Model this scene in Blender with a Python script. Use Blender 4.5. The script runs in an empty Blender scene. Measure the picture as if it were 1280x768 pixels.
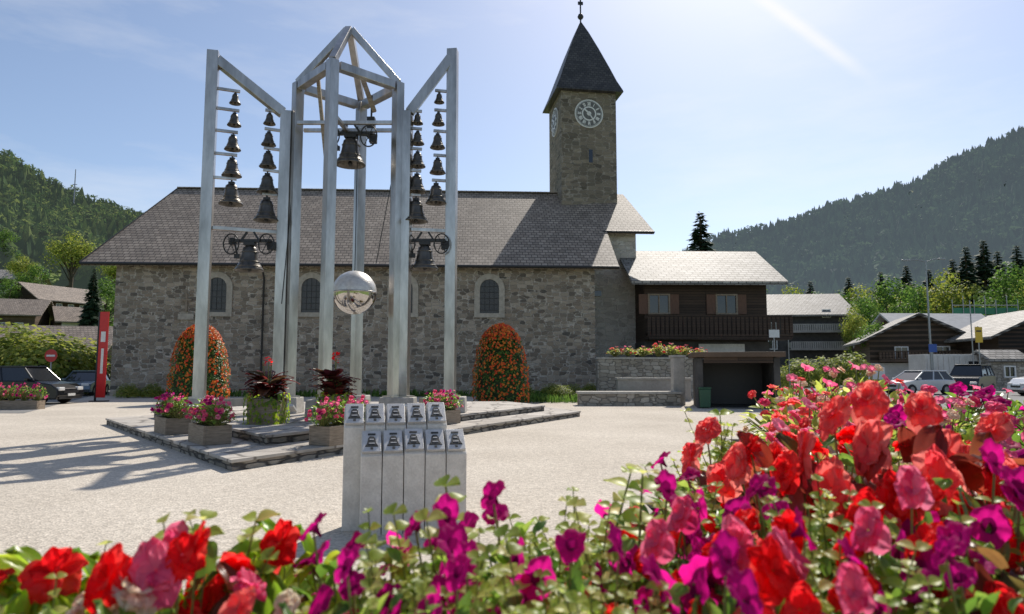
import bpy, math, random
import numpy as np
from mathutils import Vector, Matrix, noise
R=math.radians; sin=math.sin; cos=math.cos; PI=math.pi
random.seed(7); rnd=random.random
def U(a,b): return random.uniform(a,b)
sc=bpy.context.scene; col=sc.collection
PITCH=R(5.3); H=1.5; F=853.3
cp=cos(PITCH); sp=sin(PITCH)
def ray(px,py):
    a=(px-640)/F; b=(384-py)/F
    return a, cp-b*sp, sp+b*cp
def P(px,py,Y):
    dx,dy,dz=ray(px,py); t=Y/dy
    return Vector((dx*t,Y,H+dz*t))
def G(px,py,z=0.):
    dx,dy,dz=ray(px,py); t=(z-H)/dz
    return Vector((dx*t,dy*t,z))
def V(*a): return Vector(a)
# ------------------------------------------------------------------ materials
def newmat(name):
    m=bpy.data.materials.new(name); m.use_nodes=True; nt=m.node_tree
    return m,nt,nt.nodes['Principled BSDF']
def nd(nt,t,**k):
    n=nt.nodes.new('ShaderNode'+t)
    for a,v in k.items(): setattr(n,a,v)
    return n
def ramp(nt,fac,stops,interp='LINEAR'):
    r=nd(nt,'ValToRGB'); e=r.color_ramp.elements; r.color_ramp.interpolation=interp
    e[0].position=stops[0][0]; e[0].color=(*stops[0][1],1)
    e[1].position=stops[-1][0]; e[1].color=(*stops[-1][1],1)
    for p,c in stops[1:-1]:
        x=e.new(p); x.color=(*c,1)
    nt.links.new(fac,r.inputs[0]); return r.outputs[0]
def coords(nt,scale=(1,1,1)):
    t=nd(nt,'TexCoord'); m=nd(nt,'Mapping'); m.inputs['Scale'].default_value=scale
    nt.links.new(t.outputs['Object'],m.inputs[0]); return m.outputs[0]
def mixc(nt,fac,a,b,mode='MIX'):
    m=nd(nt,'MixRGB',blend_type=mode)
    for i,x in enumerate((fac,a,b)):
        if hasattr(x,'is_output'): nt.links.new(x,m.inputs[i])
        elif i==0: m.inputs[0].default_value=x
        else: m.inputs[i].default_value=(*x,1)
    return m.outputs[0]
def noisetex(nt,vec,scale,detail=4,rough=.55):
    n=nd(nt,'TexNoise'); n.inputs['Scale'].default_value=scale; n.inputs['Detail'].default_value=detail
    n.inputs['Roughness'].default_value=rough; nt.links.new(vec,n.inputs['Vector']); return n.outputs['Fac']
def bump(nt,b,h,strength=.3,dist=.02):
    n=nd(nt,'Bump'); n.inputs['Strength'].default_value=strength; n.inputs['Distance'].default_value=dist
    nt.links.new(h,n.inputs['Height']); nt.links.new(n.outputs[0],b.inputs['Normal'])
def noisy(name,c1,c2,scale=4,rough=.7,metal=0,bmp=.2,stretch=(1,1,1),c3=None,dist=.02,spec=.4):
    m,nt,b=newmat(name); v=coords(nt,stretch); n=noisetex(nt,v,scale)
    st=[(.3,c1),(.7,c2)] if c3 is None else [(.28,c1),(.5,c2),(.72,c3)]
    c=ramp(nt,n,st); n2=noisetex(nt,v,scale*7,3)
    c=mixc(nt,.35,c,ramp(nt,n2,[(.3,(.55,.55,.55)),(.7,(1.,1.,1.))]),'MULTIPLY')
    nt.links.new(c,b.inputs['Base Color']); b.inputs['Roughness'].default_value=rough
    b.inputs['Metallic'].default_value=metal; b.inputs['Specular IOR Level'].default_value=spec
    if bmp: bump(nt,b,n2,bmp,dist)
    return m
def stone(name,cols,scale=(2.2,2.2,3.6),mortar=(.36,.34,.31),mw=.035,bs=.8,rough=.85,warp=.3):
    m,nt,b=newmat(name); v=coords(nt,scale)
    nz=nd(nt,'TexNoise'); nz.inputs['Scale'].default_value=1.3; nt.links.new(v,nz.inputs['Vector'])
    vm=nd(nt,'VectorMath',operation='MULTIPLY_ADD'); nt.links.new(nz.outputs['Color'],vm.inputs[0]); vm.inputs[1].default_value=(warp,warp,warp); nt.links.new(v,vm.inputs[2])
    vo=nd(nt,'TexVoronoi',distance='MINKOWSKI'); v2=nd(nt,'TexVoronoi',feature='F2',distance='MINKOWSKI')
    for q in (vo,v2):
        nt.links.new(vm.outputs[0],q.inputs['Vector']); q.inputs['Scale'].default_value=1; q.inputs['Randomness'].default_value=.72; q.inputs['Exponent'].default_value=6
    df=nd(nt,'Math',operation='SUBTRACT'); nt.links.new(v2.outputs['Distance'],df.inputs[0]); nt.links.new(vo.outputs['Distance'],df.inputs[1])
    sep=nd(nt,'SeparateColor'); nt.links.new(vo.outputs['Color'],sep.inputs[0])
    c=ramp(nt,sep.outputs[0],[(i/(len(cols)-1),k) for i,k in enumerate(cols)])
    n2=noisetex(nt,v,5,5); c=mixc(nt,.5,c,ramp(nt,n2,[(.25,(.5,.5,.5)),(.75,(1.2,1.18,1.15))]),'MULTIPLY')
    big=noisetex(nt,coords(nt,(.25,.25,.35)),1.,3); c=mixc(nt,.5,c,ramp(nt,big,[(.3,(.7,.7,.7)),(.7,(1.15,1.12,1.08))]),'MULTIPLY')
    e=ramp(nt,df.outputs[0],[(mw*.5,(0,0,0)),(mw*2.6,(1,1,1))])
    c=mixc(nt,e,mortar,c); nt.links.new(c,b.inputs['Base Color']); b.inputs['Roughness'].default_value=rough
    hh=mixc(nt,.25,e,n2); bump(nt,b,hh,bs,.06); return m
def bricky(name,c1,c2,mort,w,h,vecmap,rough=.6,bs=.5,msize=.02,noise_amt=.5,spec=.4):
    m,nt,b=newmat(name); t=nd(nt,'TexCoord'); s=nd(nt,'SeparateXYZ'); nt.links.new(t.outputs['Object'],s.inputs[0])
    cx=nd(nt,'CombineXYZ'); nt.links.new(s.outputs[vecmap[0]],cx.inputs[0]); nt.links.new(s.outputs[vecmap[1]],cx.inputs[1])
    br=nd(nt,'TexBrick'); nt.links.new(cx.outputs[0],br.inputs['Vector']); br.inputs['Scale'].default_value=1
    br.inputs['Brick Width'].default_value=w; br.inputs['Row Height'].default_value=h; br.inputs['Mortar Size'].default_value=msize
    br.inputs['Color1'].default_value=(*c1,1); br.inputs['Color2'].default_value=(*c2,1); br.inputs['Mortar'].default_value=(*mort,1)
    n=noisetex(nt,t.outputs['Object'],1.1,5); n3=noisetex(nt,t.outputs['Object'],14,3)
    c=mixc(nt,noise_amt,br.outputs['Color'],ramp(nt,n,[(.3,(.6,.6,.6)),(.7,(1.2,1.18,1.15))]),'MULTIPLY')
    c=mixc(nt,noise_amt*.7,c,ramp(nt,n3,[(.3,(.6,.6,.6)),(.7,(1.2,1.2,1.2))]),'MULTIPLY')
    nt.links.new(c,b.inputs['Base Color']); b.inputs['Roughness'].default_value=rough; b.inputs['Specular IOR Level'].default_value=spec
    inv=nd(nt,'Invert'); nt.links.new(br.outputs['Fac'],inv.inputs['Color']); bump(nt,b,inv.outputs[0],bs,.03); return m
def leafy(name,c1,c2,c3=None,trans=.4,rough=.45,spec=.4,haze=None,tboost=1.6,nscale=30):
    m,nt,b=newmat(name); g=nd(nt,'NewGeometry'); oi=nd(nt,'ObjectInfo')
    ad=nd(nt,'Math',operation='ADD'); nt.links.new(g.outputs['Random Per Island'],ad.inputs[0]); nt.links.new(oi.outputs['Random'],ad.inputs[1])
    fr=nd(nt,'Math',operation='FRACT'); nt.links.new(ad.outputs[0],fr.inputs[0])
    st=[(0,c1),(1,c2)] if c3 is None else [(0,c1),(.55,c2),(1,c3)]
    c=ramp(nt,fr.outputs[0],st)
    n=noisetex(nt,coords(nt),nscale,3); c=mixc(nt,.4,c,ramp(nt,n,[(.3,(.6,.6,.6)),(.7,(1.2,1.2,1.2))]),'MULTIPLY')
    nt.links.new(c,b.inputs['Base Color']); b.inputs['Roughness'].default_value=rough; b.inputs['Specular IOR Level'].default_value=spec
    tr=nd(nt,'BsdfTranslucent'); tc=mixc(nt,1.,c,(tboost,tboost,tboost*.9),'MULTIPLY'); nt.links.new(tc,tr.inputs[0])
    mx=nd(nt,'MixShader'); mx.inputs[0].default_value=trans; nt.links.new(b.outputs[0],mx.inputs[1]); nt.links.new(tr.outputs[0],mx.inputs[2])
    out=nt.nodes['Material Output']
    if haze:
        b.inputs['Emission Color'].default_value=(*haze[0],1); b.inputs['Emission Strength'].default_value=haze[1]  # aerial haze put into the material as a faint pale-blue emission
    nt.links.new(mx.outputs[0],out.inputs[0]); return m
def plain(name,c,rough=.5,metal=0,spec=.5,var=.15,sc_=9):
    c2=tuple(x*(1-var) for x in c); return noisy(name,c2,c,sc_,rough,metal,.05,spec=spec,dist=.005)
M={}
M['church_stone']=stone('church_stone',[(.14,.115,.09),(.38,.315,.24),(.22,.185,.145),(.47,.40,.32),(.31,.245,.18),(.11,.10,.085)],mortar=(.50,.445,.37),scale=(2.3,2.3,4.6),mw=.04)
M['tower_stone']=stone('tower_stone',[(.10,.085,.065),(.25,.21,.16),(.15,.13,.10),(.30,.255,.195)],scale=(1.7,1.7,3.6),mortar=(.30,.265,.22),mw=.04)
M['choir_stone']=stone('choir_stone',[(.40,.36,.32),(.6,.55,.49),(.5,.46,.41)],scale=(2.,2.,3.4),mortar=(.62,.58,.52))
M['low_stone']=stone('low_stone',[(.28,.25,.2),(.48,.44,.38),(.36,.32,.26),(.54,.5,.43)],scale=(2.5,2.5,5),mortar=(.2,.18,.15))
M['step_side']=stone('step_side',[(.18,.16,.13),(.34,.31,.26),(.24,.21,.18)],scale=(2,2,9),mortar=(.05,.045,.04),mw=.07)
M['paving']=stone('paving',[(.38,.35,.31),(.56,.52,.47),(.46,.43,.39)],scale=(1.1,1.1,1.1),mortar=(.18,.16,.14),bs=.4)
M['block']=noisy('block_stone',(.38,.36,.32),(.54,.51,.46),6,.85)
M['trim']=noisy('light_trim_stone',(.36,.32,.26),(.52,.47,.39),5,.85)
M['slate']=bricky('slate_roof',(.26,.21,.17),(.40,.33,.27),(.09,.075,.06),.36,.21,(0,2),rough=.6,bs=.7,msize=.024,spec=.25)
M['slate_light']=bricky('pale_slate_roof',(.28,.265,.24),(.45,.43,.40),(.08,.075,.07),.5,.18,(0,2),rough=.62,bs=.8,msize=.025,spec=.22,noise_amt=.7)
M['tarp_roof']=noisy('tarpaulin_roof',(.45,.45,.44),(.58,.57,.56),1.5,.7,stretch=(1,3,1),spec=.2)
M['spire_slate']=bricky('spire_slate',(.04,.038,.04),(.085,.08,.08),(.02,.02,.02),.3,.2,(0,2),rough=.5,bs=.5)
M['wood_dark']=bricky('dark_wood_boards',(.045,.028,.019),(.08,.05,.033),(.012,.009,.007),9.,.17,(0,2),rough=.75,bs=.5,msize=.012)
M['wood_far']=bricky('brown_boards',(.10,.068,.047),(.15,.105,.075),(.04,.03,.02),9.,.25,(0,2),rough=.8)
M['wood_red']=noisy('reddish_wood',(.11,.055,.035),(.18,.09,.055),4,.6,stretch=(6,6,1))
M['wood_crate']=noisy('weathered_wood',(.2,.155,.11),(.36,.29,.22),5,.8,stretch=(1,1,8))
M['white_wall']=noisy('white_render',(.6,.58,.54),(.74,.72,.68),1.5,.9)
M['grey_wall']=noisy('grey_render',(.30,.285,.26),(.42,.40,.37),1.2,.9)
M['dark_wall']=noisy('dark_cladding',(.05,.048,.047),(.09,.085,.08),2,.8)
M['glass']=plain('dark_glass',(.02,.024,.03),.08,0,.8)
M['steel']=noisy('brushed_steel',(.32,.305,.285),(.64,.61,.575),2.2,.3,.9,.25,(1,1,.25),dist=.005)
M['mirror']=noisy('polished_steel',(.55,.53,.51),(.66,.64,.62),3,.1,1,.02)
M['dome_grey']=noisy('matt_dome_steel',(.56,.54,.51),(.72,.7,.66),12,.4,.5,.15,dist=.003)
M['bronze']=noisy('bell_bronze',(.08,.075,.065),(.18,.165,.145),4,.36,.85,.1,dist=.004)
M['black']=plain('black_iron',(.02,.02,.022),.45)
M['concrete']=noisy('pale_cast_stone',(.62,.58,.52),(.78,.74,.67),7,.75,bmp=.25)
M['plaque']=noisy('dark_plaque',(.05,.05,.05),(.09,.09,.09),20,.35)
M['lightplaque']=noisy('light_metal_plaque',(.56,.54,.51),(.70,.68,.65),20,.35,.4)
M['relief']=noisy('dark_relief',(.03,.03,.03),(.09,.09,.085),25,.4,.4)
M['white']=plain('white_paint',(.8,.8,.78),.35)
M['blue_sign']=plain('blue_paint',(.03,.1,.4),.4)
M['red_sign']=plain('red_paint',(.62,.02,.02),.4)
M['yellow']=plain('yellow_paint',(.75,.5,.04),.4)
M['galv']=plain('galvanised_pole',(.35,.36,.37),.4,.6)
M['tyre']=plain('tyre_rubber',(.02,.02,.02),.85)
M['soil']=noisy('dark_soil',(.02,.014,.01),(.06,.04,.028),20,.95,bmp=.6)
M['bark']=noisy('tree_bark',(.06,.045,.03),(.14,.11,.08),5,.9,stretch=(4,4,1))
M['stem']=leafy('green_stem',(.16,.20,.05),(.28,.27,.09),trans=.2)
M['begleaf']=leafy('bronze_leaf',(.09,.018,.013),(.24,.035,.02),(.10,.08,.025),trans=.6,rough=.3,spec=.5,tboost=2.5,nscale=45)
M['greenleaf']=leafy('green_leaf',(.08,.17,.025),(.17,.29,.045),(.32,.42,.08),trans=.5,rough=.35,spec=.5,tboost=1.7)
M['limeleaf']=leafy('lime_leaf',(.17,.30,.02),(.42,.50,.045),(.12,.24,.02),trans=.68,rough=.3,spec=.5,tboost=1.8)
M['yelleaf']=leafy('yellow_green_leaf',(.22,.34,.05),(.44,.50,.10),(.64,.62,.22),trans=.6,rough=.4,tboost=1.6)
M['coneleaf']=leafy('cone_leaf',(.05,.12,.02),(.11,.20,.03),(.18,.27,.05),trans=.4,rough=.4)
M['p_red']=leafy('red_petal',(.66,.008,.012),(.85,.02,.03),(.88,.08,.07),trans=.66,rough=.5,spec=.15,tboost=1.4,nscale=60)
M['p_coral']=leafy('coral_petal',(.85,.12,.12),(.92,.28,.26),(.88,.06,.10),trans=.66,rough=.5,spec=.15,tboost=1.25,nscale=60)
M['p_mag']=leafy('magenta_petal',(.46,.004,.17),(.70,.012,.30),(.32,.003,.14),trans=.66,rough=.6,spec=.12,tboost=1.6,nscale=90)
M['p_throat']=leafy('dark_petal_throat',(.16,.002,.07),(.22,.003,.09),trans=.4,rough=.6,spec=.15)
M['p_pink']=leafy('pink_petal',(.80,.12,.28),(.88,.24,.40),(.75,.04,.2),trans=.6,rough=.5,spec=.2,tboost=1.3)
M['p_white']=leafy('cream_petal',(.88,.76,.60),(.9,.80,.70),(.88,.50,.42),trans=.65,rough=.5,tboost=1.15)
M['p_orange']=leafy('orange_petal',(.74,.04,.015),(.85,.17,.025),(.85,.30,.035),trans=.4,rough=.5,tboost=1.1)
M['p_eye']=plain('flower_centre',(.16,.02,.06),.6)
M['spruce']=leafy('spruce_needles',(.012,.028,.013),(.024,.05,.02),(.04,.07,.028),trans=.12,rough=.7,spec=.2,nscale=1)
M['broad']=leafy('broad_leaves',(.05,.11,.02),(.10,.19,.035),(.17,.26,.055),trans=.45,rough=.6,spec=.3,nscale=1)
M['shrubleaf']=leafy('shrub_leaves',(.12,.18,.03),(.24,.29,.05),(.38,.37,.08),trans=.45,rough=.6,spec=.3,nscale=1)
M['forest_r']=leafy('far_forest_right',(.02,.036,.026),(.042,.07,.04),(.07,.11,.055),trans=.2,rough=.9,spec=.1,haze=((.42,.52,.62),.22),nscale=.015)  # distance haze painted in as bluish glow, also on the left forest
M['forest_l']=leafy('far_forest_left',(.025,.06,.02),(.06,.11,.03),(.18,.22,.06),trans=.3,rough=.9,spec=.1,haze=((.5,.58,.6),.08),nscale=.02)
M['grass']=noisy('meadow_grass',(.12,.19,.04),(.2,.28,.06),.12,.95,bmp=.2,c3=(.15,.19,.06))
M['forest_floor']=noisy('forest_floor',(.06,.085,.05),(.09,.13,.06),.05,.95,bmp=0)
M['asphalt']=noisy('asphalt',(.17,.168,.162),(.25,.245,.235),.6,.9,bmp=.3)
M['canna']=leafy('dark_canna_leaf',(.07,.014,.018),(.15,.028,.025),(.05,.045,.02),trans=.45,rough=.35,tboost=2)
M['greenbin']=plain('green_plastic',(.03,.10,.05),.5)
M['net']=plain('green_net',(.05,.22,.13),.8)
def gravel():
    m,nt,b=newmat('gravel'); v=coords(nt)
    a=noisetex(nt,v,.35,5); f=noisetex(nt,v,9,6,.75); vo=nd(nt,'TexVoronoi'); vo.inputs['Scale'].default_value=45; nt.links.new(v,vo.inputs['Vector'])
    c=ramp(nt,a,[(.3,(.53,.475,.40)),(.7,(.66,.60,.515))])
    c=mixc(nt,.6,c,ramp(nt,f,[(.3,(.62,.6,.58)),(.7,(1.15,1.15,1.14))]),'MULTIPLY')
    sep=nd(nt,'SeparateColor'); nt.links.new(vo.outputs['Color'],sep.inputs[0])
    c=mixc(nt,.5,c,ramp(nt,sep.outputs[0],[(0,(.5,.5,.5)),(1,(1.25,1.25,1.25))]),'MULTIPLY')
    nt.links.new(c,b.inputs['Base Color']); b.inputs['Roughness'].default_value=.95; b.inputs['Specular IOR Level'].default_value=.2
    h=mixc(nt,.5,f,vo.outputs['Distance']); bump(nt,b,h,.6,.02); return m
M['gravel']=gravel()
# ------------------------------------------------------------------ mesh builder
class MB:
    def __init__(s,M=None): s.v=[];s.f=[];s.m=[];s.M=M;s.sm=[]
    def add(s,vs,fs,mi=0,smooth=False):
        o=len(s.v)
        if s.M is not None: vs=[s.M@Vector(p) for p in vs]
        s.v.extend([tuple(p) for p in vs]); s.f.extend([tuple(i+o for i in f) for f in fs]); s.m.extend([mi]*len(fs)); s.sm.extend([smooth]*len(fs))
    def box(s,c,d,rz=0,mi=0,taper=1.):
        x,y,z=[k/2 for k in d]; vs=[]
        for sz,t in ((-1,1),(1,taper)):
            for a,b in ((-1,-1),(1,-1),(1,1),(-1,1)):
                px,py=a*x*t,b*y*t
                vs.append((c[0]+px*cos(rz)-py*sin(rz),c[1]+px*sin(rz)+py*cos(rz),c[2]+sz*z))
        s.add(vs,[(3,2,1,0),(4,5,6,7),(0,1,5,4),(1,2,6,5),(2,3,7,6),(3,0,4,7)],mi)
    def beam(s,p0,p1,w,h=None,mi=0,up=(0,0,1)):
        h=h or w; p0=Vector(p0);p1=Vector(p1); d=(p1-p0).normalized(); u=Vector(up)
        if abs(d.dot(u))>.98: u=Vector((0,1,0))
        a=d.cross(u).normalized(); b=a.cross(d).normalized(); a=a*w/2; b=b*h/2
        vs=[p+a*i+b*j for p in (p0,p1) for i,j in ((-1,-1),(1,-1),(1,1),(-1,1))]
        s.add(vs,[(3,2,1,0),(4,5,6,7),(0,1,5,4),(1,2,6,5),(2,3,7,6),(3,0,4,7)],mi)
    def path(s,pts,rs,n=8,mi=0,cap=True,smooth=True):
        pts=[Vector(p) for p in pts]; 
        if not hasattr(rs,'__len__'): rs=[rs]*len(pts)
        vs=[];fs=[]
        for i,p in enumerate(pts):
            d=(pts[min(i+1,len(pts)-1)]-pts[max(i-1,0)]).normalized()
            u=Vector((0,0,1)) if abs(d.z)<.9 else Vector((0,1,0))
            a=d.cross(u).normalized(); b=d.cross(a).normalized()
            for k in range(n):
                t=2*PI*k/n; vs.append(p+(a*cos(t)+b*sin(t))*rs[i])
        for i in range(len(pts)-1):
            for k in range(n):
                k2=(k+1)%n; fs.append((i*n+k,i*n+k2,(i+1)*n+k2,(i+1)*n+k))
        s.add(vs,fs,mi,smooth)
        if cap:
            s.add(vs[:n],[tuple(range(n))],mi); s.add(vs[-n:],[tuple(range(n-1,-1,-1))],mi)
    def tube(s,p0,p1,r,r1=None,n=8,mi=0): s.path([p0,p1],[r,r if r1 is None else r1],n,mi)
    def lathe(s,prof,c=(0,0,0),n=20,mi=0,axis='z',smooth=True):
        vs=[];fs=[]
        for r,z in prof:
            for k in range(n):
                t=2*PI*k/n
                q=(r*cos(t),r*sin(t),z) if axis=='z' else (r*cos(t),z,r*sin(t))
                vs.append((c[0]+q[0],c[1]+q[1],c[2]+q[2]))
        for i in range(len(prof)-1):
            for k in range(n):
                k2=(k+1)%n; fs.append((i*n+k,i*n+k2,(i+1)*n+k2,(i+1)*n+k))
        s.add(vs,fs,mi,smooth)
    def prism(s,poly,y0,y1,mi=0):
        n=len(poly); vs=[(x,y0,z) for x,z in poly]+[(x,y1,z) for x,z in poly]
        s.add(vs,[tuple(range(n)),tuple(range(2*n-1,n-1,-1))]+[(i,i+n,(i+1)%n+n,(i+1)%n) for i in range(n)],mi)
    def slab(s,poly,z0,z1,mi=0,mit=None):
        n=len(poly); vs=[(p[0],p[1],z0) for p in poly]+[(p[0],p[1],z1) for p in poly]
        s.add(vs,[tuple(range(n-1,-1,-1))]+[(i,(i+1)%n,(i+1)%n+n,i+n) for i in range(n)],mi)
        s.add(vs,[tuple(range(n,2*n))],mi if mit is None else mit)
    def thick(s,quad,t,mi=0):
        a=[Vector(q) for q in quad]; b=[q-Vector((0,0,t)) for q in a]; n=len(a)
        s.add(a+b,[tuple(range(n)),tuple(range(2*n-1,n-1,-1))]+[(i,i+n,(i+1)%n+n,(i+1)%n) for i in range(n)],mi)
    def leaf(s,p,d,n,L,W,nu=4,nv=2,fold=.15,droop=.2,kind='leaf',ruf=0.,mi=0):
        p=Vector(p); d=Vector(d).normalized(); sd=d.cross(n)
        if sd.length<1e-3: sd=d.cross(Vector((.3,.5,.8)))
        sd.normalize(); n=sd.cross(d); ph=rnd()*6; vs=[];fs=[]
        for i in range(nu+1):
            t=i/nu
            if kind=='leaf': w=W*(max(0,sin(PI*min(1,t**.75)))**.85+.02)
            elif kind=='heart': w=W*max(.03,(1-t)**.6*(.55+1.0*t)*1.25 if t<1 else .03)
            elif kind=='blade': w=W*(max(0,sin(PI*t**.8))**.6+.03)
            else: w=W*(max(0,sin(PI*min(1,.06+.93*t**1.3)))**.55)
            for j in range(-nv,nv+1):
                f=j/nv
                vs.append(p+d*(L*t*(1-.06*abs(f)*(ruf>0)))+sd*(w*f)+n*(fold*abs(f)*w-droop*L*t*t+ruf*L*t*sin(3.5*f*2+ph+t*3)))
        m=2*nv+1
        for i in range(nu):
            for j in range(m-1): fs.append((i*m+j,i*m+j+1,(i+1)*m+j+1,(i+1)*m+j))
        s.add(vs,fs,mi,True)
    def build(s,name,mats,parent=None,world=False,bevel=0,kind=None):
        if not isinstance(mats,(list,tuple)): mats=[mats]
        me=bpy.data.meshes.new(name); vs=s.v
        if world and parent:
            r=parent
            while r.parent: r=r.parent
            l=r.location; vs=[(x-l[0],y-l[1],z-l[2]) for x,y,z in vs]
        me.from_pydata(vs,[],s.f)
        for k in mats: me.materials.append(M[k])
        me.polygons.foreach_set('material_index',s.m); me.polygons.foreach_set('use_smooth',s.sm); me.update()
        o=bpy.data.objects.new(name,me); col.objects.link(o)
        if parent: o.parent=parent
        if bevel:
            b=o.modifiers.new('bevel','BEVEL'); b.width=bevel; b.segments=2; b.limit_method='ANGLE'; b.angle_limit=R(40)
        if kind: o['kind']=kind
        return o
def tag(o,label=None,cat=None,group=None,kind=None):
    if label: o['label']=label
    if cat: o['category']=cat
    if group: o['group']=group
    if kind: o['kind']=kind
    return o
def thing(name,label,cat,loc=(0,0,0),rz=0,group=None):
    o=bpy.data.objects.new(name,None); col.objects.link(o); o.empty_display_size=.1
    o.location=loc; o.rotation_euler=(0,0,rz); return tag(o,label,cat,group)
def copy_tree(o,parent=None):
    c=o.copy(); col.objects.link(c)
    if parent: c.parent=parent
    for ch in list(o.children): copy_tree(ch,c)
    return c
used=set()
def put(proto,loc,rz=0,scale=1,label=None,group=None):
    o=proto
    if proto.name in used: o=copy_tree(proto)
    else: used.add(proto.name)
    o.location=loc; o.rotation_euler=(0,0,rz); o.scale=scale if hasattr(scale,'__len__') else (scale,)*3
    if label: o['label']=label
    if group: o['group']=group
    elif group is None and label and 'group' in o: del o['group']
    return o
# ------------------------------------------------------------------ terrain
Lsky=[(-500,130),(0,208),(45,236),(100,258),(165,281),(250,306),(400,342),(640,450)]
Rsky=[(640,450),(760,420),(830,340),(890,308),(940,298),(1000,284),(1050,264),(1100,252),(1150,236),(1200,212),(1250,188),(1280,175),(1500,100),(1900,70)]
def interp(tab,x):
    if x<=tab[0][0]: return tab[0][1]
    for (a,b),(c,d) in zip(tab,tab[1:]):
        if x<=c: return b+(d-b)*(x-a)/(c-a)
    return tab[-1][1]
def hz(side,t,Y):
    px=640+t*F
    if side=='L': y=interp(Lsky,px); Y0,Y1,a=85,450,.5
    else: y=interp(Rsky,px); Y0,Y1,a=150,680,.45
    top=max(0,P(640,y,Y1).z)
    s=(Y-Y0)/(Y1-Y0)
    if s<=0: return -.3
    k=a*s+(1-a)*s*s if s<=1 else 1-(s-1)*1.2
    n=noise.noise(Vector((t*Y*.012,Y*.012,3)))*top*.09*min(1,s*3)*(1 if s<.9 else max(0,(1.0-s)*10))
    return top*k+n-.3
def hill(side,name,p0,p1,Y0,Y1,mat):
    mb=MB(); nu=60; nv=36; vs=[];fs=[]
    for j in range(nv+1):
        Y=Y0+(Y1-Y0)*j/nv
        for i in range(nu+1):
            t=(p0+(p1-p0)*i/nu-640)/F; vs.append((t*Y,Y,hz(side,t,Y)))
    for j in range(nv):
        for i in range(nu): a=j*(nu+1)+i; fs.append((a,a+1,a+nu+2,a+nu+1))
    mb.add(vs,fs,0,True); return mb.build(name,mat,kind='structure')
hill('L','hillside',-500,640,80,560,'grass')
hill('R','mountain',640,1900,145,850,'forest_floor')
g=MB(); g.add([(-2500,-300,0),(2500,-300,0),(2500,3000,0),(-2500,3000,0)],[(0,1,2,3)]); g.build('ground','grass',kind='structure')
g=MB(); g.add([(-30,-8,.006),(14,-8,.006),(14,30,.006),(10,41,.006),(-30,41,.006)],[(0,1,2,3,4)]); g.build('plaza','gravel',kind='structure')
g=MB(); g.add([(9,30,.012),(14.2,20,.012),(70,20,.012),(90,95,.012),(30,95,.012)],[(0,1,2,3,4)]); g.build('road','asphalt',kind='structure')
g=MB(); g.add([(-70,24,.012),(-17,24,.012),(-24.5,40,.012),(-26,80,.012),(-70,80,.012)],[(0,1,2,3,4)]); g.build('side_road','asphalt',kind='structure')
def forest(side,name,mat,N,px0,px1,s0,s1,hh,label,dens=None,mixed=0.):
    tmpl=[]
    for v_ in range(5):
        tv=[];tf=[];n=6
        if v_<3:
            for (z0,z1,r) in ((.1,.55,.22),(.33,.78,.16),(.55,1.,.10)):
                o=len(tv); tv.append((U(-.03,.03),U(-.03,.03),z1))
                for k in range(n):
                    a=2*PI*k/n+z0*9+v_; q=r*(1+.3*(-1)**k+U(-.2,.2)); tv.append((q*cos(a),q*sin(a),z0-(.05 if k%2 else 0)+U(-.04,.04)))
                tf+= [(o,o+1+k,o+1+(k+1)%n) for k in range(n)]
        else:
            for _ in range(26):
                a=U(0,2*PI); e=U(-.4,1.4); rr=U(.2,.36); c0=np.array([cos(a)*cos(e)*rr,sin(a)*cos(e)*rr,.55+sin(e)*rr]); o=len(tv)
                for k in range(3): tv.append(tuple(c0+np.array([U(-.14,.14),U(-.14,.14),U(-.12,.12)])))
                tf.append((o,o+1,o+2))
        tmpl.append((np.array(tv),np.array(tf)))
    VV=[];FF=[]; c=0
    Y0,Y1=(85,450) if side=='L' else (150,680)
    for _ in range(N):
        px=U(px0,px1); s=U(s0,s1)**.8; Y=Y0+(Y1-Y0)*s; t=(px-640)/F
        if dens and rnd()>dens(px,s,t*Y,Y): continue
        cl=noise.noise(Vector((t*Y*.025,Y*.025,7)))
        h=hh*U(.5,1.2)*(1+.3*cl); z=hz(side,t,Y); w=h*U(.8,1.4); tv,tf=tmpl[random.choice((3,4)) if rnd()<(.25+mixed if cl>0 else .05+mixed*.4) else random.randrange(3)]
        a=U(0,6.28); rot=np.array([[cos(a),sin(a),0],[-sin(a),cos(a),0],[0,0,1]])
        VV.append((tv@rot)*np.array([w,w,h])+np.array([t*Y,Y,z-h*.1])); FF.append(tf+c); c+=len(tv)
    VV=np.concatenate(VV); FF=np.concatenate(FF)
    me=bpy.data.meshes.new(name); me.from_pydata(VV.tolist(),[],FF.tolist()); me.materials.append(M[mat])
    o=bpy.data.objects.new(name,me); col.objects.link(o); tag(o,label,'forest',None,'stuff'); return o
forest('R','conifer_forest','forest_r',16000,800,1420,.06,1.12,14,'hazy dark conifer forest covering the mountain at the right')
forest('L','mixed_forest','forest_l',8000,-120,330,.3,1.12,11,'green and dark mixed forest on the hillside at the left',lambda px,s,x,y: .9 if s>.85 else (.85 if noise.noise(Vector((x*.018,y*.018,1)))>-.05 else .05),.4)
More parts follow.
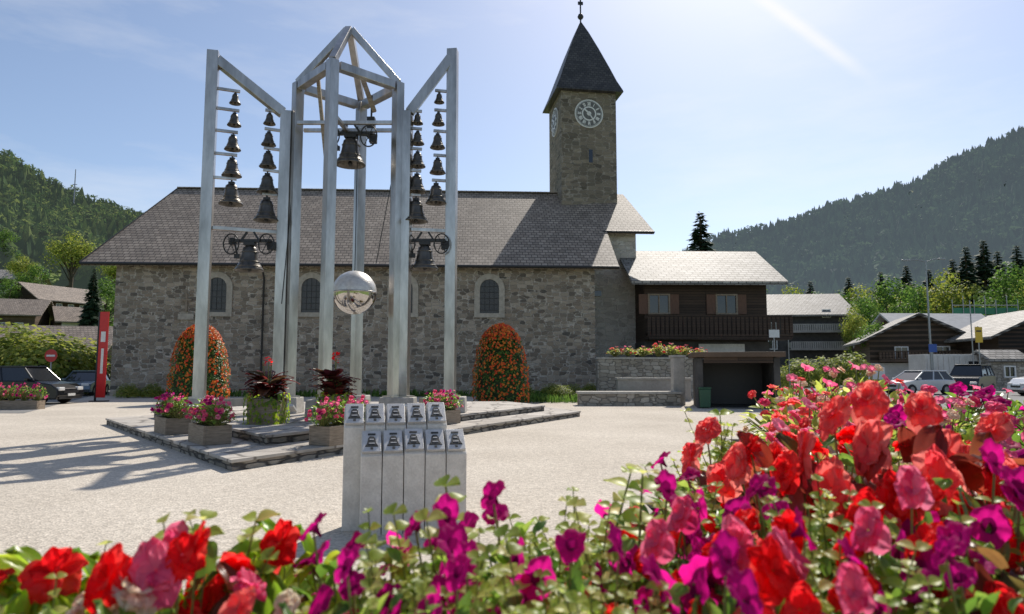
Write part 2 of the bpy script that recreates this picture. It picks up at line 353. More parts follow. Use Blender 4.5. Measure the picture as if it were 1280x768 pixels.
# ------------------------------------------------------------------ trees
def make_conifer(name):
    r=thing(name,'x','tree'); t=MB(); t.tube((0,0,0),(0,0,.95),.022,.004,6); t.build('trunk','bark',r)
    c=MB()
    for i in range(46):
        z=.08+.9*i/45; L=.2*(1-(z-.08)/.94)**.85+.008
        for k in range(13):
            a=U(0,2*PI); l=L*U(.6,1.15); d=V(cos(a),sin(a),-.25+.35*z)
            c.leaf((0,0,z+U(-.01,.01)),d,V(0,0,1),l,l*.22,3,1,-.5,.25,'blade')
            for q in (-.5,.5):
                d2=V(cos(a+q),sin(a+q),-.4); c.leaf(V(0,0,z)+d*l*.45,d2,V(0,0,1),l*.5,l*.13,2,1,-.5,.3,'blade')
    c.build('crown','spruce',r); return r
def make_broad(name,mat='broad',nleaf=3000,lean=1.,cat='tree'):
    r=thing(name,'x',cat); t=MB(); t.path([(0,0,0),(.01,0,.3),(0,.01,.6)],[.03,.022,.012],7)
    blobs=[]
    for i in range(11):
        a=i*2.4; rr=.2*U(.3,1.1); z=U(.3,.8); q=V(rr*cos(a)*lean,rr*sin(a)*lean,z); blobs.append((q,U(.1,.17)))
        t.path([(0,0,.2+.2*rnd()),tuple(q*.6+V(0,0,.12)),tuple(q)],[.012,.008,.003],5)
    blobs.append((V(0,0,.88),.12)); t.build('trunk','bark',r)
    c=MB()
    for i in range(nleaf):
        q,rad=random.choice(blobs); d=V(random.gauss(0,1),random.gauss(0,1),random.gauss(0,1)).normalized()
        p=q+d*rad*U(.55,1.1); n=(d+V(U(-.6,.6),U(-.6,.6),U(-.2,.8))).normalized(); dd=d.cross(V(U(-1,1),U(-1,1),U(-1,1)))
        c.leaf(p,dd,n,U(.018,.034),U(.008,.014),2,1,.2,.2)
    c.build('crown',mat,r); return r
def make_shrub(name,mat='shrubleaf',nleaf=1700):
    r=thing(name,'x','shrub'); t=MB()
    c=MB()
    for i in range(7):
        a=i*2.4; t.path([(0,0,0),(.15*cos(a),.15*sin(a),.3),(.3*cos(a),.3*sin(a),.65)],[.02,.012,.005],5)
    t.build('stems','bark',r)
    for i in range(nleaf):
        a=U(0,2*PI); e=math.acos(U(-.1,1)); d=V(sin(e)*cos(a),sin(e)*sin(a),cos(e)); k=U(.7,1.05)+.25*noise.noise(d*3)
        p=V(d.x*.5*k,d.y*.5*k,.15+d.z*.8*k); n=d+V(U(-.5,.5),U(-.5,.5),U(-.2,.6)); c.leaf(p,d.cross(V(U(-1,1),U(-1,1),U(-1,1))),n,U(.05,.09),U(.02,.035),2,1,.2,.2)
    c.build('crown',mat,r); return r
CON=make_conifer('spruce_tree'); BRO=make_broad('broadleaf_tree'); BRY=make_broad('lime_tree','shrubleaf'); SHR=make_shrub('shrub')
def tree(pr,px,ytop,Y,label,group=None,side=None,wid=1.):
    top=P(px,ytop,Y); z0=0
    if side: z0=max(0,hz(side,top.x/Y,Y))
    h=top.z-z0; return put(pr,(top.x,Y,z0-.05),U(0,6),(h*wid,h*wid,h),label,group)
tree(CON,875,262,68,'tall dark spruce rising behind the pale roofed wooden house',wid=1.35)
tree(CON,118,334,120,'dark spruce beside the chalets on the left hillside',side='L')
tree(CON,1206,306,120,'dark spruce, left one of the pair above the building site',None,wid=1.2)
tree(CON,1228,298,125,'dark spruce, right one of the pair above the building site',None,wid=1.2)
tree(BRO,1108,343,100,'large green broadleaf tree beside the pale roofed chalet',wid=1.1)
tree(BRO,1082,368,90,'green broadleaf tree right of the apartment block',wid=.9)
tree(BRY,1066,380,86,'slim light green tree against the apartment block',wid=.7)
tree(BRO,1140,352,115,'broadleaf tree behind the tall street lamp')
tree(BRY,1180,335,118,'yellow green broadleaf tree left of the two spruces')
tree(BRO,1262,326,95,'green broadleaf tree at the right edge above the chalet roof',wid=1.1)
tree(BRY,990,354,140,'light green tree behind the apartment roof')
tree(BRO,945,354,150,'round green tree behind the wooden house roof')
tree(BRO,1240,350,135,'green tree between the spruces and the right edge')
tree(CON,1160,335,140,'dark spruce behind the street lamp arms',wid=1.2)
tree(BRO,1092,400,70,'low round tree at the left end of the brown chalet',wid=1.3)
for i,(px,y,Y) in enumerate([(1125,364,130),(1150,370,125),(1195,362,130),(1280,340,125),(1050,362,150),(1020,364,160),(1075,354,150),(1220,364,140)]):
    tree(BRO if i%3 else BRY,px,y,Y,'green broadleaf tree in the belt at the foot of the right mountain','tree belt under the right mountain',wid=1.1)
for px,y,Y in [(1132,330,150),(1246,312,140),(1270,305,145),(1190,322,150),(1060,345,165),(1100,338,160),(1012,350,170)]:
    tree(CON,px,y,Y,'dark spruce in the belt at the foot of the right mountain','spruce belt under the right mountain',wid=1.25)
for i,(px,y,Y,k) in enumerate([(92,288,210,1),(8,285,230,0),(30,318,190,1),(70,300,260,0),(135,345,130,0),(150,318,200,1),(10,345,140,0),(45,328,170,0)]):
    tree(BRY if k else BRO,px,y,Y,'hillside broadleaf tree among the chalets at the left','hillside broadleaf trees','L',1.1)
for i,(px,y,Y) in enumerate([(12,402,44),(38,410,43),(62,414,42),(88,420,45),(108,428,46)]):
    tree(SHR,px,y,Y,'yellow green shrub in the row behind the black car','roadside shrubs',wid=1.25)
for i,(px,y,Y) in enumerate([(1002,447,60),(1030,445,62),(1060,440,62),(968,455,52)]):
    tree(SHR,px,y,Y,'roadside shrub in front of the apartment block','roadside shrubs right',wid=1.4)
# ------------------------------------------------------------------ church
ch=thing('church','long grey stone church with slate roof and a square clock tower','church',(-23.4,40,0),R(3))
SL=.78
def zr(y): return 7.8+(y+.6)*SL
w=MB(); L=28.5; n=5
pent=[(0,-.2),(16,-.2),(16,zr(0)-.32),(8,zr(8)-.4),(0,zr(0)-.32)]
vs=[(0,y,z) for y,z in pent]+[(L,y,z) for y,z in pent]
w.add(vs,[tuple(range(n-1,-1,-1)),tuple(range(n,2*n))]+[(i,(i+1)%n,(i+1)%n+n,i+n) for i in range(n)])
w.build('nave_wall','church_stone',ch)
w=MB(); CX=32.0; pent=[(3.8,-.2),(12.2,-.2),(12.2,zr(3.8)-.32),(8,zr(8)-.4),(3.8,zr(3.8)-.32)]
vs=[(L+.01,y,z) for y,z in pent]+[(CX,y,z) for y,z in pent]
w.add(vs,[tuple(range(n-1,-1,-1)),tuple(range(n,2*n))]+[(i,(i+1)%n,(i+1)%n+n,i+n) for i in range(n)])
w.build('choir_wall','choir_stone',ch)
rf=MB(); x0,x1,xr=-1.7,29.9,-.12
rf.thick([(x0,-.6,zr(-.6)),(x1,-.6,zr(-.6)),(x1,8,zr(8)),(xr,8,zr(8))],.22)
rf.thick([(xr,8,zr(8)),(x1,8,zr(8)),(x1,16.6,zr(-.6)),(x0,16.6,zr(-.6))],.22)
rf.thick([(x1+.002,3.2,zr(3.2)),(33.1,3.2,zr(3.2)),(32.1,8,zr(8)),(x1+.002,8,zr(8))],.22)
rf.thick([(x1+.002,8,zr(8)),(32.1,8,zr(8)),(33.1,12.8,zr(3.2)),(x1+.002,12.8,zr(3.2))],.22)
roof=rf.build('roof','slate',ch)
rc=MB(); rc.beam((xr-.02,8,zr(8)+.02),(27.2,8,zr(8)+.02),.35,.1); rc.build('ridge_cap','slate',roof)
gu=MB(); gu.tube((x0,-.7,zr(-.6)-.1),(x1,-.7,zr(-.6)-.1),.09); gu.build('gutter','black',roof)
gu=MB(); gu.tube((x1-.3,3.1,zr(3.2)-.1),(33.1,3.1,zr(3.2)-.1),.08); gu.build('gutter','black',roof)
gu=MB(); gu.beam((x0-.03,-.62,zr(-.6)-.12),(xr-.03,8,zr(8)-.12),.06,.28); gu.build('verge_board','black',roof)
dp=MB(); lx=(P(328,340,40).x+23.4); dp.path([(lx,-.62,7.6),(lx,-.15,7.0),(lx,-.12,.1)],.06); dp.build('downpipe','black',ch)
dp=MB(); dp.path([(28.9,3.6,zr(3.2)-.2),(28.9,3.7,.1)],.06); dp.build('downpipe','black',ch)
def arch(hw,h0,h1,n=10):
    pts=[(-hw,h0)]; zc=h1-hw
    for k in range(n+1):
        a=PI-PI*k/n; pts.append((hw*cos(a),zc+hw*sin(a)))
    pts.append((hw,h0)); return pts
def church_window(px):
    x=(P(px,370,40.5).x+23.4)*1.0; zt=P(612,342,41).z; zb=P(612,397,41).z
    T=Matrix.Translation((x,0,0))
    o=arch(.92,zb,zt); i=arch(.58,zb+.26,zt-.34); f=MB(T); nn=len(o)
    vs=[(a,-.09,b) for a,b in o]+[(a,-.09,b) for a,b in i]+[(a,.05,b) for a,b in o]+[(a,.05,b) for a,b in i]
    fs=[]
    for k in range(nn):
        k2=(k+1)%nn; fs+=[(k,k2,k2+nn,k+nn),(k+nn,k2+nn,k2+3*nn,k+3*nn),(k2,k,k+2*nn,k2+2*nn)]
    f.add(vs,fs); fr=f.build('window','trim',ch)
    p=MB(T); m_=len(i); p.add([(a,-.012,b) for a,b in i],[tuple(range(m_))]); p.build('pane','plaque',fr)
    b=MB(T); 
    for xx in (-.28,0,.28): b.box((xx,-.03,(zb+zt)/2),(.02,.02,zt-zb-.8))
    for k in range(5): b.box((0,-.035,zb+.45+k*.36),(1.1,.02,.02))
    b.build('lattice','black',fr)
for px in (273,389,503,612): church_window(px)
cr=MB(); cx_=P(232,380,40).x+23.4; cz=P(232,380,40).z
cr.box((cx_,-.1,cz+.1),(.12,.1,1.1)); cr.box((cx_,-.12,cz+.25),(.6,.1,.12)); cr.box((cx_,-.1,cz-.75),(.9,.12,.35),0,1); cr.build('wall_cross',['wood_crate','trim'],ch)
sdoor=MB(); sdoor.box((30.4,3.74,1.9),(.7,.1,1.)); sdoor.build('choir_window','glass',ch)
sdoor=MB(); sdoor.box((29.2,3.74,6.6),(.8,.1,.35)); sdoor.build('choir_window','glass',ch)
# tower
tx,ty=29.15,8.6; TM=Matrix.Translation((tx,ty,0))@Matrix.Rotation(R(6),4,'Z'); hw=2.05; zt=22.3
t=MB(TM); t.box((0,0,zt/2),(2*hw,2*hw,zt)); tower=t.build('tower','tower_stone',ch)
s=MB(TM); prof=[(2.5,zt-.62),(2.48,zt-.5),(2.12,zt+.35),(1.72,zt+1.5),(1.1,zt+3.2),(.5,zt+4.75),(.06,zt+5.75)]
for (a,za),(b,zb) in zip(prof,prof[1:]):
    for k in range(4):
        q=[(-1,-1),(1,-1),(1,1),(-1,1)]; i0=q[k]; i1=q[(k+1)%4]
        s.add([(i0[0]*a,i0[1]*a,za),(i1[0]*a,i1[1]*a,za),(i1[0]*b,i1[1]*b,zb),(i0[0]*b,i0[1]*b,zb)],[(0,1,2,3)])
s.add([(-2.5,-2.5,zt-.62),(2.5,-2.5,zt-.62),(2.5,2.5,zt-.62),(-2.5,2.5,zt-.62)],[(3,2,1,0)])
s.build('spire','spire_slate',tower)
fn=MB(TM); fn.tube((0,0,zt+5.6),(0,0,zt+8.4),.06); 
fn.lathe([(0.01,zt+5.95),(.16,zt+6.05),(.24,zt+6.2),(.16,zt+6.4),(.01,zt+6.5)],n=12); fn.box((0,0,zt+7.7),(.8,.08,.1)); fn.box((0,0,zt+7.3),(.4,.06,.25)); fn.build('finial','black',tower)
def numeral(mb,txt,ang,r,fr,mi):
    w={'I':.055,'V':.12,'X':.12}; tot=sum(w[c] for c in txt); x=-tot/2
    def ln(a,b):
        q=[]
        for (u,v_) in (a,b):
            rr=r+v_; q.append(fr(sin(ang)*rr+cos(ang)*u, cos(ang)*rr-sin(ang)*u))
        mb.beam(q[0],q[1],.045,.02,mi,up=UPV)
    for c in txt:
        k=w[c]; h=.13
        if c=='I': ln((x+k/2,-h),(x+k/2,h))
        elif c=='V': ln((x+.01,h),(x+k/2,-h)); ln((x+k-.01,h),(x+k/2,-h))
        else: ln((x+.01,h),(x+k-.01,-h)); ln((x+k-.01,h),(x+.01,-h))
        x+=k
M['dial']=noisy('grey_dial',(.11,.11,.11),(.17,.17,.165),4,.6)
def clock(face):
    global UPV
    c=MB(TM); zc=zt-2.25
    if face=='front': fr=lambda u,v_,d=.1: (u,-hw-d,zc+v_); UPV=(0,1,0)
    else: fr=lambda u,v_,d=.1: (-hw-d,-u,zc+v_); UPV=(1,0,0)
    NN=36
    def disc(r,d,mi):
        c.add([fr(r*cos(2*PI*k/NN),r*sin(2*PI*k/NN),d) for k in range(NN)],[tuple(range(NN))],mi)
        c.add([fr(r*cos(2*PI*k/NN),r*sin(2*PI*k/NN),d) for k in range(NN)]+[fr(r*cos(2*PI*k/NN),r*sin(2*PI*k/NN),0) for k in range(NN)],[(k,(k+1)%NN,(k+1)%NN+NN,k+NN) for k in range(NN)],mi)
    disc(1.06,.05,1); disc(.98,.07,0); disc(.54,.08,1); disc(.44,.09,0); disc(.16,.1,1)
    for k in range(60):
        a=2*PI*k/60; c.beam(fr(sin(a)*.90,cos(a)*.90,.08),fr(sin(a)*.97,cos(a)*.97,.08),.035,.01,1,up=UPV)
    for k,tx_ in enumerate(['XII','I','II','III','IIII','V','VI','VII','VIII','IX','X','XI']):
        numeral(c,tx_,2*PI*k/12,.72,lambda u,v_: fr(u,v_,.085),1)
    for a,l,wd in ((R(312),.5,.11),(R(146),.8,.08)):
        c.beam(fr(-sin(a)*.15,-cos(a)*.15,.11),fr(sin(a)*l,cos(a)*l,.11),wd,.02,1,up=UPV)
    c.build('clock_face',['dial','white'],tower)
clock('front'); clock('side')
sl=MB(TM); sl.box((.1,-hw-.01,zt-5.4),(.5,.06,1.2),0,1); sl.box((.1,-hw-.03,zt-5.4),(.28,.06,.95),0,0); sl.build('slit_window',['glass','tower_stone'],tower)
# ------------------------------------------------------------------ generic houses
def house(name,label,loc,rz,W,D,hw_,hr,wall,roofm,ov=.8,wins=(),winmat='white',balc=(),base=None,th=.22,group=None):
    r=thing(name,label,'house',loc,rz,group); w=MB(); xs=W/2; ys=D/2; sl=(hr-hw_)/ys
    pent=[(-ys,-.6),(ys,-.6),(ys,hw_),(0,hr-.06),(-ys,hw_)]
    vs=[(-xs,y,z) for y,z in pent]+[(xs,y,z) for y,z in pent]
    w.add(vs,[tuple(range(4,-1,-1)),tuple(range(5,10))]+[(i,(i+1)%5,(i+1)%5+5,i+5) for i in range(5)])
    w.build('wall',wall,r)
    if base: b=MB(); b.box((0,0,base[0]/2-.3),(W+.1,D+.1,base[0]+.6)); b.build('ground_floor',base[1],r)
    f=MB(); y1=ys+ov; z1=hw_-ov*sl+.2
    f.thick([(-xs-ov,-y1,z1),(xs+ov,-y1,z1),(xs+ov,0,hr+.2),(-xs-ov,0,hr+.2)],th); f.thick([(-xs-ov,0,hr+.2),(xs+ov,0,hr+.2),(xs+ov,y1,z1),(-xs-ov,y1,z1)],th)
    ro=f.build('roof',roofm,r)
    for (fc,u,z,ww,hh) in wins:
        def q(uu,zz,d): return (uu,-ys-d,zz) if fc=='f' else (-xs-d,uu,zz)
        dd=lambda a,b,c_: (a,b,c_) if fc=='f' else (b,a,c_)
        m=MB(); 
        for s_ in (-1,1): m.box(q(u+s_*ww/2,z,.06),dd(.1,.12,hh+.1)); m.box(q(u,z+s_*hh/2,.06),dd(ww-.1,.12,.1))
        m.box(q(u,z,.06),dd(.06,.1,hh-.1)); wf=m.build('window',winmat,r); p=MB(); p.box(q(u,z,.015),dd(ww-.1,.03,hh-.1)); p.build('pane','glass',wf)
    for (fc,u,z,ww,dp_,hh,mt) in balc:
        m=MB(); k=(lambda a,b,c_: (a,b,c_)) if fc=='f' else (lambda a,b,c_:(-xs+(b+ys),a,c_))
        dd=(lambda a,b,c_: (a,b,c_)) if fc=='f' else (lambda a,b,c_:(b,a,c_))
        m.box(k(u,-ys-dp_/2,z),dd(ww,dp_,.15)); nb=max(3,int(ww/.27))
        for i in range(nb+1): m.box(k(u-ww/2+.03+(ww-.06)*i/nb,-ys-dp_+.05,z+hh/2),dd(.2 if mt!='white' else .3,.04,hh-.1))
        m.box(k(u,-ys-dp_+.05,z+hh),dd(ww,.1,.1)); m.box(k(u,-ys-dp_+.05,z+.16),dd(ww,.1,.1))
        for s_ in (-1,1): m.box(k(u+s_*(ww/2-.04),-ys-dp_/2,z+hh*.6),dd(.06,dp_-.1,hh*.7))
        m.build('balcony',mt,r)
    return r
hs=house('wooden_house','dark wooden house with pale slate roof and long balcony joined to the church',(12.1,46.9,0),R(2),7.8,8.,7.35,9.55,'wood_dark','slate_light',ov=1.0,
   wins=[('f',-3.0,5.65,1.3,1.2),('f',1.3,5.65,1.3,1.2)],winmat='wood_crate',balc=[('f',.4,3.45,8.8,1.5,1.35,'wood_dark')],base=(3.3,'dark_wall'))
for u in (-3.0,1.3):
    for s_ in (-1,1): sh=MB(); sh.box((u+s_*.98,-4.05,5.65),(.58,.06,1.25)); sh.build('shutter','wood_red',hs)
wp=MB(); wp.box((.9,-4.08,2.3),(2.9,.1,1.7)); wp.build('white_wall_panel','white_wall',hs)
apt=house('apartment_building','dark clad apartment block with pale roof and stacked balconies beyond the road',(38.2,96,0),R(-6),13,11,9.2,12.0,'dark_wall','slate_light',ov=1.2,
   wins=[('f',u,z,1.1,1.2) for u in (-5,-3) for z in (2.5,4.9,7.2)]+[('f',4,9.0,1,1)],balc=[('f',2.6,z,7.2,1.4,1.0,'grey_wall') for z in (1.9,4.2,6.5)],base=(1.4,'white_wall'))
house('chalet','brown chalet with pale roof beside the parked cars',(40.5,70,0),R(72),9,8.5,4.6,6.8,'wood_far','slate_light',ov=1.,wins=[('l',-2,3.2,1.1,1.1),('l',1.5,3.2,1.1,1.1)],base=(2.2,'white_wall'),balc=[('l',0,2.4,7,1.0,.9,'wood_far')])
house('chalet','broad chalet under a pale tarpaulin roof right of the street lamp',(48,78,0),R(4),10,9,4.9,7.8,'wood_far','tarp_roof',ov=1.1,wins=[('f',-3,3.2,1.1,1.1),('f',0,3.2,1.1,1.1),('f',3,3.2,1.1,1.1)],base=(2.2,'grey_wall'))
house('chalet','dark gabled chalet at the right edge behind the yellow sign',(45.5,61,0),R(80),9,8,4.6,6.6,'wood_dark','slate_light',ov=1.,wins=[('l',-1.5,3.2,1,1.1),('l',1.5,3.2,1,1.1)],base=(2.2,'grey_wall'))
for i,(px,pyb,Y,rz,W,D,hw_,hr,lab,rm,wl) in enumerate([
   (66,385,150,R(68),13,11,6.0,9.2,'dark wooden chalet with broad gable highest on the left slope','slate','wood_dark'),
   (14,392,128,R(20),10,9,4.6,7.2,'small brown chalet low at the left edge of the hillside','slate','wood_far'),
   (108,398,135,R(40),9,9,4.0,6.5,'white walled chalet half hidden left of the church roof','slate','white_wall'),
   (62,430,72,R(12),12,8,3.8,6.0,'low long house with grey brown roof behind the yellow green shrubs','slate','wood_far'),
   (22,360,200,R(15),10,9,4.6,7.2,'far chalet with brown roof up on the left meadow','slate_light','wood_far')]):
    X=P(px,400,Y).x; z=max(0,hz('L',X/Y,Y)); 
    house('chalet',lab,(X,Y,z),rz,W,D,hw_,hr,wl,rm,ov=1.3,wins=[(s_,u,z_,1.2,1.2) for s_ in ('f','l') for u in (-2.6,0,2.6) for z_ in ((2.,) if hw_<5 else (2.,4.4))],balc=[('l',0,3.,D*.8,1.1,1.,'wood_far')],base=(1.2,'white_wall'))
# ------------------------------------------------------------------ stone platform
def inset(poly,d):
    out=[]; n=len(poly)
    for i in range(n):
        a=V(*poly[i-1],0);b=V(*poly[i],0);c=V(*poly[(i+1)%n],0)
        e1=(b-a).normalized(); e2=(c-b).normalized(); n1=V(-e1.y,e1.x,0); n2=V(-e2.y,e2.x,0)
        m=(n1+n2); m=m/(m.length_squared/2); out.append((b.x+m.x*d,b.y+m.y*d))
    return out
fv=G(290,590); rv=G(725,521); lv=G(133,531)
base=[(lv.x,lv.y),(fv.x,fv.y),(rv.x,rv.y),(0.5,26.5),(-8.,26.)]
pl=thing('stone_platform','low stepped stone platform under the bell frame','platform',(-4,18,0))
m=MB(); m.slab(base,-.1,.13,0,0); low=m.build('lower_step','step_side',pl,True,bevel=.01); m=MB(); m.slab(inset(base,-.03),.13,.18,0,0); m.build('tread','paving',low,True,bevel=.01)
up=inset(base,1.05); m=MB(); m.slab(up,.17,.31,0,0); us=m.build('upper_step','step_side',pl,True,bevel=.01); m=MB(); m.slab(inset(up,-.03),.31,.36,0,0); m.build('tread','paving',us,True,bevel=.01)
# ------------------------------------------------------------------ carillon frame
cf=thing('carillon','tall open steel bell frame with two wings and a pointed centre','carillon',(-4.5,18.5,.36))
yO,yI=17.8,18.55
def post(p,w_,rz,z0=.78):
    m=MB(); m.box((p.x,p.y,(z0+p.z)/2),(w_,w_,p.z-z0),rz); m.build('post','steel',cf,True,bevel=.01)
    b=MB(); b.box((p.x,p.y,z0+.02),(w_*1.7,w_*1.7,.04),rz); b.build('foot_plate','steel',cf,True)
def bm(a,b,w_=.24,nm='beam'):
    m=MB(); m.beam(a,b,w_,w_); m.build(nm,'steel',cf,True,bevel=.008)
Lp=P(373,104,18.5); Fp=P(416,74,17.07); Rp=P(498,104,18.5); Bp=P(452,130,19.9); ztop=Lp.z
for q in (Fp,Rp,Bp): q.z=ztop
for q in (Lp,Fp,Rp,Bp): post(q,.25,R(45))
for a,b in ((Lp,Fp),(Fp,Rp),(Rp,Bp),(Bp,Lp)):
    d=(b-a).normalized()*.18; o=V(0,0,-.12); bm(a+d+o,b-d+o,.22)
AP=P(437,35,18.5)
for q in (Lp,Fp,Rp,Bp): bm(q+V(0,0,.0),AP+(q-AP).normalized()*.1,.18,'rafter')
LO=P(267,65,yO); LI=P(358,140,yI); RO=P(566,63,18.9); RI=P(509,140,18.6)
for q,rz in ((LO,R(14)),(LI,R(14)),(RO,R(-8)),(RI,R(-8))): post(q,.29,rz)
def top_beam(o,i): 
    d=(i-o).normalized(); bm(o+V(0,0,-.15)+d*.12,i+V(0,0,-.12)-d*.12,.26)
top_beam(LO,LI); top_beam(RO,RI)
def lerp(a,b,t): return a+(b-a)*t
def make_bell():
    r=thing('bell','x','bell'); b=MB()
    b.lathe([(.001,-.05),(.16,-.06),(.23,-.12),(.26,-.25),(.29,-.45),(.35,-.66),(.43,-.8),(.5,-.9),(.5,-.93),(.46,-.93),(.40,-.8),(.3,-.6),(.22,-.2),(.001,-.14)],n=28)
    for z,rr in ((-.27,.272),(-.62,.345),(-.8,.437)): b.lathe([(rr,z+.015),(rr+.015,z),(rr,z-.015)],n=28)
    b.build('bell_body','bronze',r)
    c=MB(); c.tube((0,0,-.15),(0,0,-.8),.025); c.lathe([(.001,-.78),(.06,-.82),(.08,-.88),(.05,-.95),(.001,-.97)],n=10); c.build('clapper','black',r)
    h=MB(); h.box((0,0,.0),(.24,.14,.12)); h.tube((0,0,.0),(0,0,.14),.04); h.build('hanger','black',r); return r
BELL=make_bell()
ordn=['topmost','second','third','fourth','lowest']
def wing(side,O,I,outer,inner):
    for cn,colb,post_p in (('outer',outer,O),('inner',inner,I)):
        for k,(px,py,wpx) in enumerate(colb):
            tt=(px-(640+O.x/O.y*F*.97))/((I.x/I.y-O.x/O.y)*F); tt=max(.1,min(.9,tt)); Y=lerp(O.y,I.y,tt)
            c=P(px,py,Y); D=wpx/F*(Y+.5)*1.0; top=c+V(0,0,D*.48)
            put(BELL,top,U(-.2,.2),D,f'{ordn[k]} small bronze bell of the {cn} column in the {side} wing')
            z=top.z+.14*D+.035
            e=V(post_p.x,post_p.y,z); d=(V(c.x,c.y,z)-e); bm(e+d.normalized()*.14,V(c.x,c.y,z)+d.normalized()*.12,.075,'crossbar')
wing('left',LO,LI,[(294,124,14),(293,150,17),(291,179,20),(290,210,24),(289,243,29)],[(337,149,15),(336,174,18),(335,200,21),(334,230,25),(333,263,30)])
wing('right',RO,RI,[(549,123,13),(548,149,16),(547,177,19),(547,208,20),(545,243,26)],[(522,149,14),(522,173,17),(522,200,20),(521,230,24),(520,264,30)])
def big_bell(c,D,where,what):
    o=put(BELL,c+V(0,0,D*.48),U(-.2,.2),D,'large bronze bell '+where)
    y=thing('striking_gear','black wheel and bracket striking gear above '+what,'bell gear',c+V(0,0,D*.62))
    m=MB(); m.box((0,0,.0),(D*1.5,.12,.09)); m.box((0,0,-.08),(D*.4,.2,.1)); m.build('yoke','black',y,bevel=.01)
    N=28; rw=D*.36
    for xx in (-D*.62,D*.62):
        m=MB(); m.path([(xx+rw*.75*cos(2*PI*k/N),-.1,-.1+rw*sin(2*PI*k/N)) for k in range(N+1)],.02,6,cap=False)
        for k in range(3): a=PI*k/3; m.tube((xx-rw*.75*cos(a),-.1,-.1-rw*sin(a)),(xx+rw*.75*cos(a),-.1,-.1+rw*sin(a)),.012,n=5)
        m.build('wheel','black',y)
    m=MB(); m.box((D*.72,.1,-.12),(.2,.2,.24)); m.build('motor','black',y,bevel=.02); m=MB(); m.box((-D*.66,.1,.0),(.16,.2,.2)); m.build('motor','black',y,bevel=.02)
    m=MB(); m.beam((-D*.55,0,-.02),(-D*.42,0,-.42),.05); m.box((-D*.44,0,-.42),(.14,.1,.12)); m.build('hammer','black',y)
    for s_ in (-1,1): m=MB(); m.beam((s_*D*.3,0,.04),(s_*D*.12,0,.24),.05); m.build('bracket','black',y)
    return o
lb=P(312,323,18.2); rb=P(531,322,18.75); cb=P(438,190,18.5)
big_bell(lb,.76,'in the left wing','the large left bell'); big_bell(rb,.76,'in the right wing','the large right bell'); big_bell(cb,.84,'high in the centre of the frame','the high central bell')
for c,a,b in ((lb,LO,LI),(rb,RO,RI)):
    z=c.z+.78*.62+.28; a2=V(a.x,a.y,z); b2=V(b.x,b.y,z); d=(b2-a2).normalized()*.15; bm(a2+d,b2-d,.1,'crossbar')
z=cb.z+.72; 
for dy in (-.3,.3):
    bm(V(Lp.x+.1,Lp.y+dy,z),V(Rp.x-.1,Rp.y+dy,z),.1,'crossbar')
bm(V(Fp.x,Fp.y,z-.12)+V(0,.15,0),V(Bp.x,Bp.y,z-.12)+V(0,-.15,0),.1,'crossbar')
m=MB(); q=P(464,160,18.9); m.box((q.x,q.y,q.z),(.22,.2,.6)); m.tube((q.x,q.y,q.z+.3),(q.x,q.y,ztop-.2),.03); m.build('striker_motor','black',cf,True,bevel=.02)
m=MB(); m.beam(P(397,92,18.2),P(408,205,18.3),.09); m.build('brace','wood_crate',cf,True); m=MB(); m.beam(P(452,95,18.8),P(468,140,18.9),.12); m.build('brace','wood_crate',cf,True)
sp_=thing('steel_sphere','half matt half mirrored steel sphere in the centre of the bell frame','sphere',P(443,366,18.6))
rr=.60
s1=MB(); s1.lathe([(rr*sin(a),rr*cos(a)) for a in [PI/2*k/12 for k in range(13)]],n=40); s1.build('upper_dome','dome_grey',sp_)
s1=MB(); s1.lathe([(rr*sin(a),rr*cos(a)) for a in [PI/2+PI/2*k/12 for k in range(13)]],n=40); s1.build('mirror_bowl','mirror',sp_)
s1=MB(); s1.lathe([(rr*.99,.025),(rr*1.02,.02),(rr*1.02,-.02),(rr*.99,-.025)],n=40); s1.build('band','steel',sp_)
s1=MB(); s1.tube((0,0,.58),(0,0,4.7),.012); s1.tube((.05,.3,.3),(.25,1.25,.3),.03); s1.build('cable','black',sp_)
for a,b in ((P(372,170,18.4),P(352,380,18.4)),(P(500,170,18.5),P(470,330,18.5))): cb_=MB(); cb_.tube(a,b,.012,n=5); cb_.build('cable','black',cf,True)
def blk(c,dx,dy,h,label,rz=0,z0=.36):
    m=MB(); m.box((0,0,h/2),(dx,dy,h),0,0,.96); o=m.build('stone_block','block',bevel=.02); o.location=(c.x,c.y,z0); o.rotation_euler=(0,0,rz); tag(o,label,'stone block')
blk(LO,.95,.8,.42,'stone block under the outer left post of the bell frame',R(10))
blk(LI*.5+Lp*.5,.95,.7,.42,'stone block under the paired posts left of the centre')
blk(Fp,.75,.75,.42,'stone block under the front centre post')
blk(Bp,.75,.75,.42,'stone block under the back centre post')
blk(RI*.5+Rp*.5,.95,.7,.42,'stone block under the paired posts right of the centre')
blk(RO,.9,.8,.42,'stone block under the outer right post of the bell frame')
m=MB(); m.beam(V(LO.x+.5,LO.y,.66),V(LI.x-.5,LI.y,.66),.2,.2); m.build('ground_beam','steel',cf,True)
m=MB(); m.beam(V(RO.x-.5,RO.y,.66),V(RI.x+.5,RI.y,.66),.2,.2); m.build('ground_beam','steel',cf,True)
for k,(px,py) in enumerate([(368,492),(450,495),(520,500)]):
    q=P(px,py,17.6)
    m=MB(Matrix.Rotation(R(-25),4,'X')); m.box((0,0,.0),(.5,.35,.05)); m.box((0,.05,-.12),(.2,.2,.2)); o=m.build('info_plate','white'); o.location=(q.x,16.9,.58); tag(o,['small white sloped plate at the foot of the left centre posts','small white sloped plate by the front centre post','small white sloped plate at the foot of the right centre posts'][k],'information plate')
